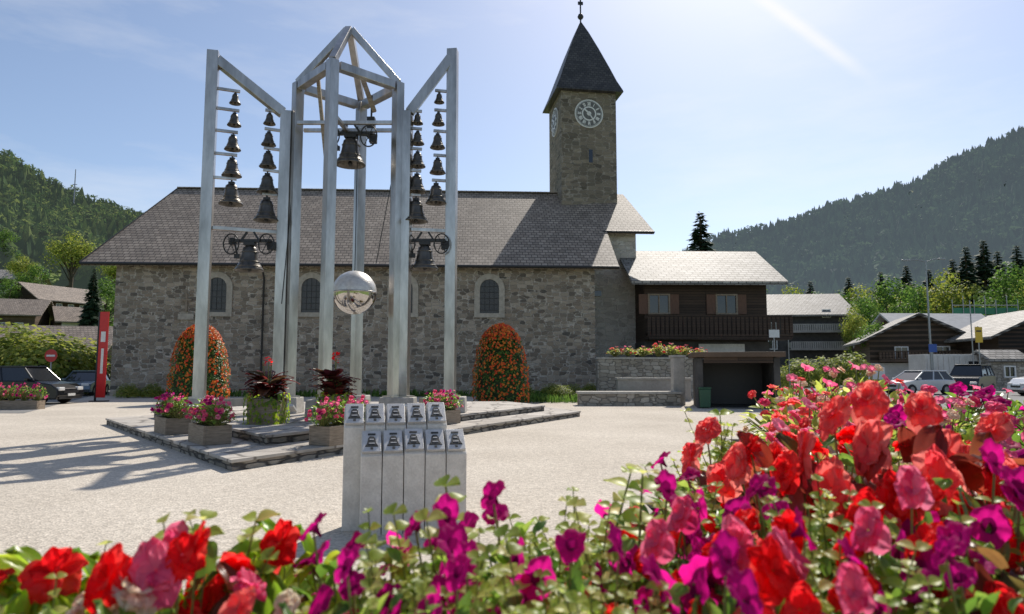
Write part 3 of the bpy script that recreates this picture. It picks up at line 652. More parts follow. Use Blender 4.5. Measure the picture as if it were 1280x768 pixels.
# ------------------------------------------------------------------ plants
def frame_from(p,n,roll):
    n=Vector(n).normalized(); q=n.to_track_quat('Z','Y').to_matrix().to_4x4()
    return Matrix.Translation(p)@q@Matrix.Rotation(roll,4,'Z')
def beg_flower(mat,full=1):
    m=MB()
    for cnt,tilt,L,W,of in ((6,-.05,.040,.022,0),(6,.3,.034,.018,.6),(5,.65,.025,.013,.2),(4,1.0,.015,.008,.5))[:3+full]:
        for k in range(cnt):
            a=2*PI*k/cnt+of+U(-.3,.3); tl=tilt+U(-.2,.2); d=V(cos(a)*cos(tl),sin(a)*cos(tl),sin(tl)); m.leaf(d*.002,d,V(0,0,1) if tl<1.3 else -V(cos(a),sin(a),0),L*U(.75,1.15),W*U(.8,1.15),7,4,.05,.22,'petal',.11)
    return m
def pet_flower(v_):
    m=MB(); n=40; vs=[]; random.seed(50+v_); ph=U(0,6); ph2=U(0,6); off=[U(-.08,.06) for _ in range(5)]
    prof=[(.003,-.034),(.005,-.022),(.009,-.011),(.0155,-.004),(.024,-.0005),(.033,.0008),(.041,-.002)]
    for i,(r,z) in enumerate(prof):
        e=i/6
        for k in range(n):
            a=2*PI*k/n; lobe=int(((a*5/(2*PI))+.5)%5); w_=1+off[lobe]*e-.14*e**2*abs(cos(2.5*a))**4
            vs.append((r*w_*cos(a),r*w_*sin(a),z+.0025*e**3*sin(9*a+ph)+.007*e**2*sin(2*a+ph2)+.002*e**2*sin(5*a+ph)-.002*e*abs(cos(2.5*a))**4))
    f1=[];f2=[]
    for i in range(6):
        for k in range(n): k2=(k+1)%n; (f1 if i<3 else f2).append((i*n+k,i*n+k2,(i+1)*n+k2,(i+1)*n+k))
    m.add(vs,f2,0,True); m.add(vs,f1,2,True); m.lathe([(.001,-.018),(.005,-.02)],n=8,mi=1); return m
def fobj(m,mats,name='flower'):
    o=m.build(name,mats); me=o.data; bpy.data.objects.remove(o); return me
FL={}
for k in ('p_red','p_coral','p_white','p_pink'): FL['b'+k]=[fobj(beg_flower(k,i%2),[k]) for i in range(5)]
for k in ('p_mag','p_pink','p_red'): FL['t'+k]=[fobj(pet_flower(i),[k,'p_eye','p_throat' if k=='p_mag' else k]) for i in range(6)]
random.seed(11)
def make_plant(name,leafmat,lk_,nl,Ls,Rr,flowers,nf,fs=1.,bias=.5,Hh=.32,kup=.0):
    r=thing(name,'x','plant'); f=MB(); st=MB()
    for i in range(nl):
        a=U(0,2*PI); e=math.acos(U(.0,1)); k=U(.55,1.05); d=V(sin(e)*cos(a),sin(e)*sin(a),cos(e)); p=V(d.x*Rr*k,d.y*Rr*k,.06+(Hh-.1)*max(.1,d.z)*k)
        dd=(d+V(U(-.8,.8),U(-.8,.8),U(-.5,.3)+kup)); L_=U(*Ls); n_=(V(0,0,1)*.8+d*.5+V(U(-.5,.5),U(-.5,.5),0)+V(0,-kup*1.2,0))
        if lk_=='heart': f.leaf(p,dd,n_,L_,L_*U(.42,.52),7,4,.2,.42,'heart',.10)
        else: f.leaf(p,dd,n_,L_,L_*.27,4,2,.3,.25,'leaf')
        if i%3==0: st.path([(p.x*.15,p.y*.15,0),tuple(p*.6),tuple(p)],[.004,.003,.002],4,cap=False)
    f.build('foliage',leafmat,r)
    for i in range(nf):
        a=U(0,2*PI); e=math.acos(U(.05,1)); d=V(sin(e)*cos(a),sin(e)*sin(a),cos(e)); k=U(.9,1.2); p=V(d.x*Rr*k,d.y*Rr*k,.06+(Hh-.06)*d.z*k)
        nn=d*.9+V(0,-bias,.15)+V(U(-.9,.9),U(-.7,.5),U(-.6,.5)); o=bpy.data.objects.new('flower',random.choice(FL[random.choice(flowers)])); col.objects.link(o); o.parent=r
        o.matrix_local=frame_from(p,nn,U(0,6))@Matrix.Scale(fs*U(.65,1.12),4); st.path([(p.x*.2,p.y*.2,.05),tuple(p*.97)],[.003,.002],4,cap=False)
    st.build('stems','stem',r); return r
def make_sprig(name,nst,leafmat='yelleaf',spread=.15,big=1.):
    r=thing(name,'x','plant'); f=MB(); st=MB()
    for i in range(nst):
        a=U(0,2*PI); l=U(.6,1.); sp_2=spread*U(.2,1.1); tip=V(cos(a)*sp_2,sin(a)*sp_2,.32*l*U(.85,1.05)); mid=tip*.5+V(U(-.03,.03),U(-.03,.03),.03)
        pts=[V(0,0,0),mid,tip]; st.path(pts,[.003,.0022,.0012],5,cap=False); nn=10
        for k in range(nn):
            t=.25+.75*k/(nn-1); p=lerp(pts[0],mid,t*2) if t<.5 else lerp(mid,tip,t*2-1); aa=k*1.57+i
            for s_ in (0,PI):
                d=V(cos(aa+s_),sin(aa+s_),.45); f.leaf(p,d,V(U(-.3,.3),-.4,1),U(.022,.042)*(1.15-.5*t)*big,.0125*(1.25-.5*t)*big,5,2,.2,.3,'leaf',.04)
    f.build('foliage',leafmat,r); st.build('stems','stem',r); return r
BD=[make_plant('red_begonia','begleaf','heart',44,(.045,.078),.16,['bp_red','bp_red','bp_coral'],13,1.0,kup=.2) for _ in range(3)]
BG=[make_plant('green_leaved_begonia','greenleaf','heart',50,(.04,.07),.16,['bp_red','bp_coral','bp_red','bp_pink'],10,1.0,kup=.2) for _ in range(3)]
BL=[make_plant('lime_leaved_begonia','limeleaf','heart',44,(.06,.105),.17,['bp_red','bp_red','bp_white'],4,1.1,kup=.3) for _ in range(2)]
BW=[make_plant('cream_begonia','greenleaf','heart',40,(.05,.08),.15,['bp_white','bp_coral'],8,.95) for _ in range(1)]
PT=[make_plant('magenta_petunia','greenleaf','leaf',170,(.028,.05),.17,['tp_mag'],14,.92,bias=.4) for _ in range(3)]
PP=[make_plant('pink_petunia','greenleaf','leaf',170,(.03,.055),.16,['tp_pink','tp_mag','bp_pink'],22,.75) for _ in range(2)]
FP=[make_plant('pale_pink_begonia','yelleaf','leaf',190,(.03,.055),.17,['bp_pink','bp_white','bp_coral','tp_pink'],26,.68) for _ in range(2)]
SG=[make_sprig('trailing_foliage_plant',18) for _ in range(3)]
TL=[make_sprig('tall_leafy_shoot',3,spread=.10,big=1.3) for _ in range(2)]
LAB={'BD':'red begonia with bronze leaves in the near flower bed','BG':'begonia with mid green leaves in the near flower bed','BL':'begonia with large lime green leaves in the near flower bed','BW':'cream flowered begonia in the near flower bed','PT':'magenta petunia in the near flower bed','SG':'yellow green trailing foliage in the near flower bed','TL':'tall thin yellow green shoot standing above the near flowers'}
KD={'BD':BD,'BG':BG,'BL':BL,'BW':BW,'PT':PT,'SG':SG,'TL':TL,'PP':PP,'FP':FP}
def pl_(kind,px,py,Y,wid=1.,soil=.95,label=None,group=None):
    t=P(px,py,Y); h=(t.z-soil)/.32; pr=random.choice(KD[kind]); lab=label or LAB[kind]
    put(pr,(t.x,Y,soil),U(-.6,.6),(wid,wid,h),lab,group or lab+' plants')
near=[('BL',-20,712,.9,.85),('BL',65,694,.9,.85),('BW',30,770,.78,.7),('SG',125,690,.98,.8),('BL',155,704,.9,.8),('BG',232,680,.88,.75),('BD',300,700,.86,.7),('BL',350,658,.98,.65),('SG',290,640,1.02,.8),('TL',262,588,.95,1.),('TL',228,622,.98,.8),('BW',330,772,.76,.65),('BW',95,768,.76,.65),('BG',405,748,.8,.6),('BL',205,720,.84,.6),
('SG',395,725,.9,.7),('PT',445,682,.95,.8),('SG',485,645,1.0,.8),('PT',520,672,.95,.75),('PT',575,675,.98,.8),('TL',578,575,1.05,1.1),('TL',510,610,1.,.9),('TL',545,615,.95,.9),('PT',660,634,1.08,.8),('SG',612,680,.9,.75),('SG',700,640,1.1,.8),('PT',700,690,.92,.8),('TL',778,540,1.15,1.3),('TL',735,605,1.1,.9),('SG',745,622,1.2,.9),('TL',650,635,.9,.9),('TL',480,645,.92,.9),
('BG',775,668,.98,.7),('PT',800,632,1.15,.85),('BG',830,602,1.35,.9),('PT',870,592,1.5,1.),('BG',855,670,.95,.75),('BD',908,556,1.7,1.0),('PT',935,618,1.2,.85),('BG',950,555,1.9,1.1),('SG',890,512,1.9,.9),('SG',850,582,1.3,.8),('BG',885,640,1.1,.8),('TL',895,500,1.9,1.2),
('BD',990,550,1.4,.9),('BD',1065,545,1.3,.95),('PT',1000,632,1.05,.8),('BD',1135,528,1.3,1.),('BD',1205,538,1.35,1.),('BG',1035,540,1.9,1.1),('BG',1120,605,1.05,.8),('SG',1060,612,1.0,.8),('PT',1245,628,1.05,.85),('BD',1275,562,1.35,1.05),('PT',1180,682,.9,.75),('SG',1060,668,.9,.8),('PT',985,698,.86,.75),('BG',1165,590,1.1,.8),('SG',1010,588,1.15,.8),
('PT',1205,600,1.1,.8),('PT',905,708,.84,.7),('SG',1125,700,.82,.75),('BG',830,722,.82,.6),('PT',745,718,.84,.7),('PT',570,724,.82,.65),('SG',650,725,.82,.7),('PT',480,722,.82,.6),('PT',1245,720,.8,.65),('BG',1040,722,.8,.65),('BG',940,668,.92,.75),('BD',1290,668,.9,.75),('PT',625,712,.86,.65),('SG',1270,635,.95,.8),('PT',870,725,.8,.65),('SG',540,710,.78,.7),('SG',720,720,.78,.7),('SG',60,740,.8,.7),('SG',790,712,.82,.7),('BG',1110,658,.92,.75),('SG',1230,590,1.2,.9),('TL',1100,500,1.5,1.2)]
for k,px,py,Y,w_ in near: pl_(k,px,py,Y,w_)
far=[('FP',985,478,5.2,1.9),('FP',1030,466,5.4,1.9),('FP',1080,464,5.2,1.9),('FP',1010,496,4.2,1.7),('FP',1060,486,4.2,1.7),('FP',1100,482,4.,1.6),('PP',1150,488,4.8,1.7),('PP',1195,484,4.8,1.7),('PP',1240,488,4.8,1.8),('PP',1285,492,4.6,1.8),
 ('PP',1140,508,3.7,1.5),('FP',1185,506,3.6,1.5),('PP',1230,510,3.6,1.6),('PP',1280,508,3.5,1.5),('FP',1000,512,3.,1.4),('FP',1060,506,3.,1.4),('PP',1120,516,2.8,1.4),('FP',1170,522,2.7,1.3),('PP',1230,528,2.6,1.3),('PP',1290,534,2.5,1.3),('FP',965,540,2.4,1.2),('FP',1020,535,2.3,1.2),('PP',1240,565,1.9,1.1),('PP',1290,570,1.9,1.1),('FP',1150,565,1.9,1.1)]
for k,px,py,Y,w_ in far: pl_(k,px,py,Y,w_,.9,{'FP':'pale pink flowering plant in the raised bed at the right','PP':'deep pink petunia in the raised bed at the right'}[k])
def trough(name,label,x0,x1,y0,y1,zt_,mat,rz=0):
    r=thing(name,label,'planter',((x0+x1)/2,(y0+y1)/2,0),rz); X=(x1-x0)/2; Yy=(y1-y0)/2; m=MB(); t_=.06
    m.box((0,-Yy,zt_/2),(2*X,t_,zt_)); m.box((0,Yy,zt_/2),(2*X,t_,zt_)); 
    for s_ in (-1,1): m.box((s_*(X-t_/2),0,zt_/2),(t_-.002,2*Yy-t_,zt_-.004))
    m.build('side_wall',mat,r,bevel=.008); s=MB(); s.box((0,0,zt_-.06),(2*X-2*t_,2*Yy-t_,.06)); s.build('soil','soil',r); return r
trough('flower_trough','long wooden trough holding the nearest flowers',-1.5,1.75,.5,1.38,.97,'wood_crate')
trough('flower_trough','stone trough behind the near flowers at the right',.5,3.2,1.45,2.95,.95,'low_stone')
trough('flower_trough','raised stone bed of pink flowers at the right',1.75,4.6,3.05,5.8,.93,'low_stone')
def in_(p,d=.5):
    c=V(-4.5,19,p.z); return p+(c-p).normalized()*d
def flower_box(px,py,wd,rz,label,z=.18,dep=.45,ph=.3,shift=.35):
    p=in_(G(px,py,z),shift)
    r=thing('flower_box',label,'flower box',p,rz); m=MB(); h=.34
    m.box((0,-dep/2,h/2),(wd,.04,h)); m.box((0,dep/2,h/2),(wd,.04,h))
    for s_ in (-1,1): m.box((s_*(wd/2-.02),0,h/2),(.038,dep-.04,h-.01))
    m.box((0,0,.04),(wd-.08,dep-.05,.03)); m.build('box_sides','wood_crate',r,bevel=.006); s=MB(); s.box((0,0,h-.05),(wd-.08,dep-.05,.04)); s.build('soil','soil',r)
    for i in range(4):
        u=(i/3-.5)*wd*.85; q=V(p.x+cos(rz)*u,p.y+sin(rz)*u,p.z+h-.04)
        put(random.choice(PP),q,U(-.6,.6),(1.8,1.8,ph/.3*1.6),'pink petunia in the '+label.split(' with')[0]+label.split('petunias')[-1].replace(',',''),'pink petunias in the '+label)
flower_box(195,543,.95,R(-50),'wooden flower box with pink petunias, leftmost on the platform edge')
flower_box(247,556,.95,R(-50),'wooden flower box with pink petunias, second from left on the platform edge')
flower_box(426,556,1.15,R(62),'wooden flower box with pink petunias behind the plaque pillars')
flower_box(566,531,.95,R(62),'wooden flower box with pink petunias near the right outer post')
flower_box(22,512,1.7,R(5),'dark flower box with pink petunias in front of the black car',0.,.5,.4,0)
def canna(px,Y,tops,label,z0=.36,w_=.62):
    X=P(px,450,Y).x; r=thing('flower_tub','square wooden tub with trailing ivy '+label,'plant tub',(X,Y,z0)); m=MB(); m.box((0,0,.27),(w_,w_,.54),0,0,1.06); m.build('tub','wood_crate',r,bevel=.01)
    iv=MB()
    for i in range(420):
        a=U(0,2*PI); q=V(max(-.5,min(.5,cos(a)*.75))*w_*1.15,max(-.5,min(.5,sin(a)*.75))*w_*1.15,U(.02,.66)); d=V(cos(a)*.4,sin(a)*.4,-1); iv.leaf(q,d,V(cos(a),sin(a),.3),U(.05,.09),.03,3,1,.2,.2)
    iv.build('trailing_ivy','limeleaf',r)
    c=thing('canna_plant','dark leaved canna with red flowers in the tub '+label,'plant',(X,Y,z0+.54)); lf=MB(); st=MB(); H_=P(px,tops,Y).z-z0-.54
    for i in range(90):
        a=U(0,2*PI); z=U(.0,.5)*H_; l=U(.25,.48); q=U(.02,.2); st.tube((cos(a)*.02,sin(a)*.02,0),(cos(a)*q,sin(a)*q,z+.02),.008,n=5)
        lf.leaf((cos(a)*q,sin(a)*q,z),V(cos(a),sin(a),U(.1,1.4)),V(-cos(a)*.4,-sin(a)*.4,1),l,l*.28,6,2,.25,.4,'blade',.03)
    for i in range(3): st.tube((0,0,0),(U(-.1,.1),U(-.1,.1),H_*.9),.009,n=5)
    lf.build('foliage','canna',c); st.build('stems','stem',c); fb=MB()
    for i in range(22):
        p=V(U(-.08,.08),U(-.08,.08),H_*U(.78,1.)); fb.leaf(p,V(U(-1,1),U(-1,1),U(0,1.)),V(0,0,1),.08,.03,3,1,.2,.2,'petal')
    for i in range(40):
        a=U(0,2*PI); p=V(cos(a)*U(.2,.4),sin(a)*U(.2,.4),U(.05,.3)); fb.leaf(p,V(cos(a),sin(a),.5),V(0,0,1),.06,.03,3,1,.2,.2,'petal')
    fb.build('blossoms','p_red',c)
canna(336,14.9,448,'left of the front centre post'); canna(419,16.0,443,'beside the front centre post',w_=.55)
def cone(px,Y,label,Wd=1.27):
    X=P(px,450,Y).x; Ht=P(px,410,Y).z; r=thing('flower_cone',label,'topiary',(X,Y,0)); f=MB(); fl=MB()
    def rad(t): return Wd*(1-.12*t)*(max(0,1-t**3.6))**.5*(.92+.08*min(1,t*6))
    def surf(a,t,k=1.): 
        rr=rad(t)*(1+.07*noise.noise(V(cos(a)*2.5,sin(a)*2.5,t*6))); return V(cos(a)*rr*k,sin(a)*rr*k,t*Ht*k+.02)
    core=MB(); core.lathe([(rad(t)*.88,t*Ht*.96) for t in [i/14 for i in range(15)]],n=20); core.build('core','spruce',r)
    for i in range(6500):
        a=U(0,2*PI); t=U(0,1)**.8 if rnd()<.7 else U(.75,1.); p=surf(a,t,U(.93,1.05)); n_=V(cos(a),sin(a),.3+t); f.leaf(p,n_.cross(V(U(-1,1),U(-1,1),U(-1,1))),n_+V(U(-.5,.5),U(-.5,.5),U(-.3,.6)),U(.06,.12),U(.03,.05),2,1,.2,.2)
    f.build('foliage','coneleaf',r)
    for i in range(2900):
        a=U(0,2*PI); t=U(.0,1)**.85 if rnd()<.7 else U(.8,1); p=surf(a,t,U(1.01,1.05))
        if rnd()<.6 and noise.noise(V(cos(a)*4,sin(a)*4,t*9+3))<-.12: continue
        n_=(V(cos(a),sin(a),.3+t*.8)+V(U(-.4,.4),U(-.4,.4),U(-.4,.4))).normalized(); A=n_.cross(V(.1,.2,1)).normalized(); B=n_.cross(A); s_=U(.03,.06)
        vs=[p+n_*.02]+[p+(A*cos(k*PI/3.)+B*sin(k*PI/3.))*s_*(1.2 if k%2 else .8)+n_*.01*k for k in range(6)]; fl.add(vs,[(0,1+k,1+(k+1)%6) for k in range(6)])
    fl.build('blossoms','p_orange',r)
cone(250,31,'rounded flower cone with red and orange blossoms behind the left wing'); cone(626,31,'rounded flower cone with red and orange blossoms right of the bell frame')
# ------------------------------------------------------------------ plaque pillars
st=thing('plaque_pillars','pale stepped group of small pillars carrying metal plaques with dark bell reliefs','monument',(-1.03,6.62,0),R(13))
def pillar(u,v_,h,ww=.19,dd_=.21):
    m=MB(); w2=ww/2; d2=dd_/2; sl_=.20; h+=U(-.008,.008)
    vs=[(u-w2,v_-d2,0),(u+w2,v_-d2,0),(u+w2,v_+d2,0),(u-w2,v_+d2,0),(u-w2,v_-d2,h-sl_),(u+w2,v_-d2,h-sl_),(u+w2,v_+d2,h),(u-w2,v_+d2,h)]
    m.add(vs,[(3,2,1,0),(4,5,6,7),(0,1,5,4),(1,2,6,5),(2,3,7,6),(3,0,4,7)]); p=m.build('pillar','concrete',st,bevel=.008)
    ang=math.atan2(sl_,dd_); T=Matrix.Translation((u,v_-.010,h-sl_/2+.02))@Matrix.Rotation(ang,4,'X')
    q=MB(T); q.box((0,0,0),(ww*.9,.25,.032)); pq=q.build('plaque','lightplaque',p,bevel=.004)
    e=MB(T@Matrix.Translation((0,0,.0165))); ax=U(-.006,.006)
    bell=[(-.062,-.07),(.062,-.07),(.058,-.055),(.045,-.035),(.038,.0),(.032,.035),(.018,.055),(-.018,.055),(-.032,.035),(-.038,.0),(-.045,-.035),(-.058,-.055)]
    nb=len(bell); vb=[(a+ax,b,0) for a,b in bell]+[(a*.85+ax,b*.88,.008) for a,b in bell]
    e.add(vb,[tuple(range(nb,2*nb))]+[(i,(i+1)%nb,(i+1)%nb+nb,i+nb) for i in range(nb)],0)
    e.box((ax,.078,.003),(.07,.016,.008),0,0); e.box((ax,-.09,.003),(.024,.02,.008),0,0)
    e.box((ax,-.035,.009),(.055,.01,.002),0,1); e.box((ax,.012,.009),(.04,.01,.002),0,1)
    e.build('bell_relief',['relief','lightplaque'],pq)
for k in range(5): pillar(-.47+.197*k,.135,1.16)
for k in range(5): pillar(-.31+.197*k,-.085,.92)
# ------------------------------------------------------------------ stone walls and bits right of church
def wallbox(name,label,c,d,mat,cat='wall',cap=True,rz=0):
    r=thing(name,label,cat,(c[0],c[1],0),rz); m=MB(); m.box((0,0,d[2]/2),(d[0],d[1],d[2])); m.build('wall_body',mat,r,bevel=.02)
    if cap: m=MB(); m.box((0,0,d[2]+.05),(d[0]+.12,d[1]+.12,.1)); m.build('coping','block',r,bevel=.01)
wallbox('terrace_wall','high stone terrace wall below the wooden house with flower boxes on top',(7.2,37.2),(5.2,.8,2.1),'low_stone')
wallbox('bench_wall','long low stone bench wall right of the flower cone',(5.0,29.6),(4.3,.9,.5),'low_stone')
wallbox('terrace_wall','lower stone terrace wall in front of the high one',(7.0,34.),(3.6,.5,1.05),'grey_wall')
wallbox('stone_pillar','slim stone pillar beside the dark passage mouth',(7.2,29.8),(.5,.5,2.05),'block','pillar')
for i,px in enumerate((768,785,803,822,838,855,874)):
    q=P(px,440,37.); put(random.choice(FP),(q.x,36.9,2.25),U(-1,1),(3.0,2.2,U(1.4,2.4)),'flowering plant along the top of the high terrace wall','terrace wall flowers')
sk=thing('passage_mouth','wide dark open mouth of the underground passage below the balcony','passage',(9.15,28.2,0),R(-12)); m=MB()
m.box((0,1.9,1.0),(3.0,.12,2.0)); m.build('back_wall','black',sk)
for s_ in (-1,1): m=MB(); m.box((s_*1.45,.3,1.),(.24,3.2,2.)); m.build('side_pier','dark_wall',sk,bevel=.02)
m=MB(); m.box((0,.3,2.12),(3.5,3.7,.2)); m.build('flat_roof','wood_far',sk,bevel=.02); m=MB(); m.box((0,-1.36,1.9),(2.6,.1,.22)); m.build('lintel','wood_dark',sk)
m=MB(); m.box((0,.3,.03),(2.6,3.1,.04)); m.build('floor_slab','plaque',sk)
r=thing('waste_bin','green waste bin between the stone pillar and the dark passage mouth','bin',(7.62,27.3,0)); m=MB(); m.box((0,0,.4),(.4,.4,.72),0,0,1.12); m.build('bin_body','greenbin',r,bevel=.03); m=MB(); m.box((0,0,.80),(.48,.48,.07)); m.build('lid','greenbin',r,bevel=.02)
gr=MB()
for i in range(2600):
    x=U(.3,6.); y=U(31.5,38.5); gr.leaf((x,y,0),V(U(-.4,.4),U(-.4,.4),1),V(U(-1,1),U(-1,1),0),U(.15,.45),.035,3,1,.1,.2,'blade')
for i in range(1800):
    x=U(-22,2); y=U(38.6,39.7); gr.leaf((x,y,0),V(U(-.4,.4),U(-.4,.4),1),V(U(-1,1),U(-1,1),0),U(.15,.5),.04,3,1,.1,.2,'blade')
tag(gr.build('grass','broad'),'green ground cover along the foot of the church wall','grass',kind='stuff')
for i,(px,Y) in enumerate([(655,36),(690,37),(715,36),(738,38),(700,33.5),(160,37.5),(190,38)]):
    q=P(px,490,Y); put(SHR,(q.x,Y,0),U(0,6),(1.5,1.2,.8),'low shrub at the foot of the church wall','low shrubs at the church wall')
# ------------------------------------------------------------------ cars
def car(label,loc,rz,paint,L=4.4,W=1.8,Hh=1.5,van=False):
    if paint[0] not in M: M[paint[0]]=plain(paint[0],paint[1],.22,.3,.7,.05)
    r=thing('parked_car',label,'car',loc,rz); h=L/2; belt=.92*Hh/1.5; gc=.22
    body=[(-h,.38),(-h+.05,.75),(-h+.12,belt-.02),(-h+.9,belt+.02),(h-1.25,belt),(h-.35,belt-.14),(h-.05,.68),(h,.4),(h-.1,gc)]
    arcs=[]
    for cx_ in (h-.85,-h+.8):
        for k in range(9): a=PI*k/8; arcs.append((cx_+.37*cos(a),gc+.05+.36*sin(a)))
    poly=body+[(h-.45,gc)]+arcs[:9]+[(0,gc)]+arcs[9:]+[(-h+.1,gc)]
    m=MB(); m.prism(poly,-W/2,W/2); m.build('body',paint[0],r,bevel=.05)
    x0,x1=(-h+.15,h-1.1); tx0,tx1=(-h+.55,h-1.95) if not van else (-h+.3,h-1.7); wi=W/2-.04; wt=W/2-.22; zb=belt-.01; zt_=Hh-.07
    m=MB(); vs=[(x0,-wi,zb),(x1,-wi,zb),(x1,wi,zb),(x0,wi,zb),(tx0,-wt,zt_),(tx1,-wt,zt_),(tx1,wt,zt_),(tx0,wt,zt_)]
    m.add(vs,[(4,5,6,7),(0,1,5,4),(1,2,6,5),(2,3,7,6),(3,0,4,7)]); m.build('windows','glass',r)
    m=MB(); m.box(((tx0+tx1)/2,0,zt_+.03),(tx1-tx0+.12,2*wt+.06,.07)); 
    for s_ in (-1,1):
        for a,b in (((x0+.02,s_*wi,zb),(tx0,s_*wt,zt_)),((x1-.02,s_*wi,zb),(tx1,s_*wt,zt_)),(((x0+x1)/2+.1,s_*(wi+.005),zb),((tx0+tx1)/2+.1,s_*(wt+.01),zt_)),((x0+.8,s_*(wi+.005),zb),(tx0+.6,s_*(wt+.01),zt_))): m.beam(a,b,.08,.06)
    m.build('roof',paint[0],r,bevel=.02)
    for cx_ in (h-.85,-h+.8):
        for s_ in (-1,1):
            t=MB(); y0=s_*(W/2-.2); y1=s_*(W/2+.005); t.lathe([(.18,y1),(.3,y1),(.325,y1-s_*.03),(.325,y0),(.05,y0)],(cx_,0,.325),20,0,'y'); wh=t.build('wheel','tyre',r)
            t=MB(); t.lathe([(.001,y1-s_*.02),(.06,y1-s_*.015),(.19,y1-s_*.005)],(cx_,0,.325),10,0,'y',False); t.build('rim','galv',wh)
    for s_ in (-1,1):
        m=MB(); m.box((h-.12,s_*(W/2-.28),.68),(.22,.4,.16)); m.build('headlight','white',r,bevel=.03)
        m=MB(); m.box((-h+.06,s_*(W/2-.2),.78),(.14,.3,.22)); m.build('tail_light','red_sign',r,bevel=.03)
        m=MB(); m.box((x1-.25,s_*(W/2+.08),belt+.06),(.14,.16,.12)); m.build('wing_mirror',paint[0],r,bevel=.02)
    m=MB(); m.box((h+.0,0,.42),(.03,.5,.11)); m.build('number_plate','white',r); m=MB(); m.box((-h-.0,0,.6),(.03,.5,.11)); m.build('number_plate','white',r)
    m=MB(); m.box((h-.04,0,.55),(.06,1.0,.12)); m.box((h-.08,0,.3),(.12,1.6,.1)); m.build('grille','black',r)
    return r
car('black high sided car parked at the left edge behind the flower box',(-22.0,31,0),R(0),('black_car_paint',(.012,.013,.016)),4.3,1.85,1.7,True)
car('small blue grey car parked near the red banner',(-25.8,41.5,0),R(-75),('blue_grey_paint',(.12,.17,.22)),4.,1.75,1.5)
car('white estate car parked right of the tall lamp',(P(1146,478,43).x,43,0),R(196),('white_car_paint',(.68,.69,.7)),4.3,1.8,1.5)
car('black off road car standing beside the white estate car',(P(1213,470,46).x,46,.0),R(-138),('dark_grey_paint',(.02,.022,.026)),4.3,1.9,1.9,True)
car('white van partly hidden at the right edge',(P(1325,470,40).x,40,.0),R(170),('white_van_paint',(.7,.7,.7)),4.8,1.9,1.9,True)
# ------------------------------------------------------------------ street furniture
def lamp(px,ytop,Y,label,arms=1):
    q=P(px,ytop,Y); r=thing('street_lamp',label,'street lamp',(q.x,Y,0)); m=MB(); m.path([(0,0,0),(0,0,q.z*.5),(0,0,q.z)],[.09,.07,.05],8); m.build('pole','galv',r)
    m=MB(); m.path([(0,0,q.z-.1),(-.6,0,q.z+.05),(-1.3,0,q.z+.05)],.035,6)
    if arms>1: m.path([(0,0,q.z-.1),(.6,0,q.z+.1),(1.1,0,q.z+.15)],.035,6)
    m.build('arm','galv',r); m=MB(); m.box((-1.45,0,q.z+.03),(.6,.22,.1)); m.build('lamp_head','galv',r,bevel=.02)
    if arms>1: m=MB(); m.box((1.2,0,q.z+.13),(.5,.22,.1)); m.build('lamp_head','galv',r,bevel=.02)
lamp(1157,326,50,'tall street lamp beside the white estate car',2)
def pole_sign(px,ytop,Y,label,kind):
    q=P(px,ytop,Y); r=thing('road_sign' if kind!='none' else 'bare_pole',label,'sign' if kind!='none' else 'pole',(q.x,Y,0)); m=MB(); m.tube((0,0,0),(0,0,q.z),.04); m.build('pole','galv',r)
    if kind=='noentry':
        m=MB(); m.lathe([(.001,-.06),(.34,-.06),(.34,-.03)],(0,0,q.z-.34),28,0,'y',False); m.box((0,-.07,q.z-.34),(.46,.012,.1),0,1); m.build('sign_disc',['red_sign','white'],r)
    if kind=='yellow':
        m=MB(); m.box((0,-.06,q.z-.6),(.5,.04,1.1)); m.box((0,-.07,q.z-.35),(.35,.04,.1),0,1); m.build('sign_board',['yellow','black'],r)
    if kind=='panel':
        m=MB(); m.box((0,-.06,q.z-.25),(.6,.04,.45)); m.build('sign_board','white',r)
    if kind=='blue':
        m=MB(); m.box((0,-.06,q.z-.3),(.55,.04,.55)); m.build('sign_board','blue_sign',r)
pole_sign(65,437,37,'round red no entry sign beside the shrubs','noentry')
pole_sign(1222,408,48,'tall yellow sign with dark bar near the building site','yellow')
pole_sign(1212,376,52,'bare grey pole left of the yellow sign','none')
pole_sign(1165,430,47,'small square blue sign on a pole right of the tall lamp','blue')
pole_sign(967,412,40,'small white sign on a pole in front of the apartment block','panel')
pole_sign(985,420,46,'thin bare pole in front of the apartment block','none')
q=P(130,390,33); r=thing('banner','tall narrow red banner with black edge at the left corner of the church','banner',(q.x,33,0)); m=MB(); m.box((.05,0,q.z/2+.1),(.42,.05,q.z-.2)); m.build('fabric','red_sign',r); m=MB(); m.box((-.2,0,q.z/2),(.07,.07,q.z)); m.box((0,0,.03),(.7,.5,.06)); m.build('pole','black',r)
m=MB(); m.box((.05,-.03,q.z*.72),(.22,.012,.5)); m.box((.05,-.03,q.z*.45),(.12,.012,1.2)); m.build('print','white',r)
for i in range(6):
    x=P(1172+i*22,460,57).x; r=thing('fence_panel','pale site fence panel behind the parked cars','fence panel',(x,57,0),0,'site fence panels'); m=MB(); m.box((0,0,1.15),(1.42,.04,1.9)); m.build('sheet','white_wall',r)
    for s_ in (-1,1): m=MB(); m.tube((s_*.72,0,0),(s_*.72,0,2.2),.03); m.build('post','galv',r)
qx=P(1190,450,54).x; r=thing('site_container','white site container behind the parked cars','container',(qx,54.5,0)); m=MB(); m.box((0,0,1.5),(5.,2.3,2.5)); m.build('container_body','white_wall',r,bevel=.03)
for k in range(12): m=MB(); m.box((-2.3+k*.42,-1.18,1.5),(.12,.05,2.2)); m.build('rib','white_wall',r)
m=MB(); m.box((1.3,-1.2,1.8),(.9,.08,.8)); m.build('window','glass',r)
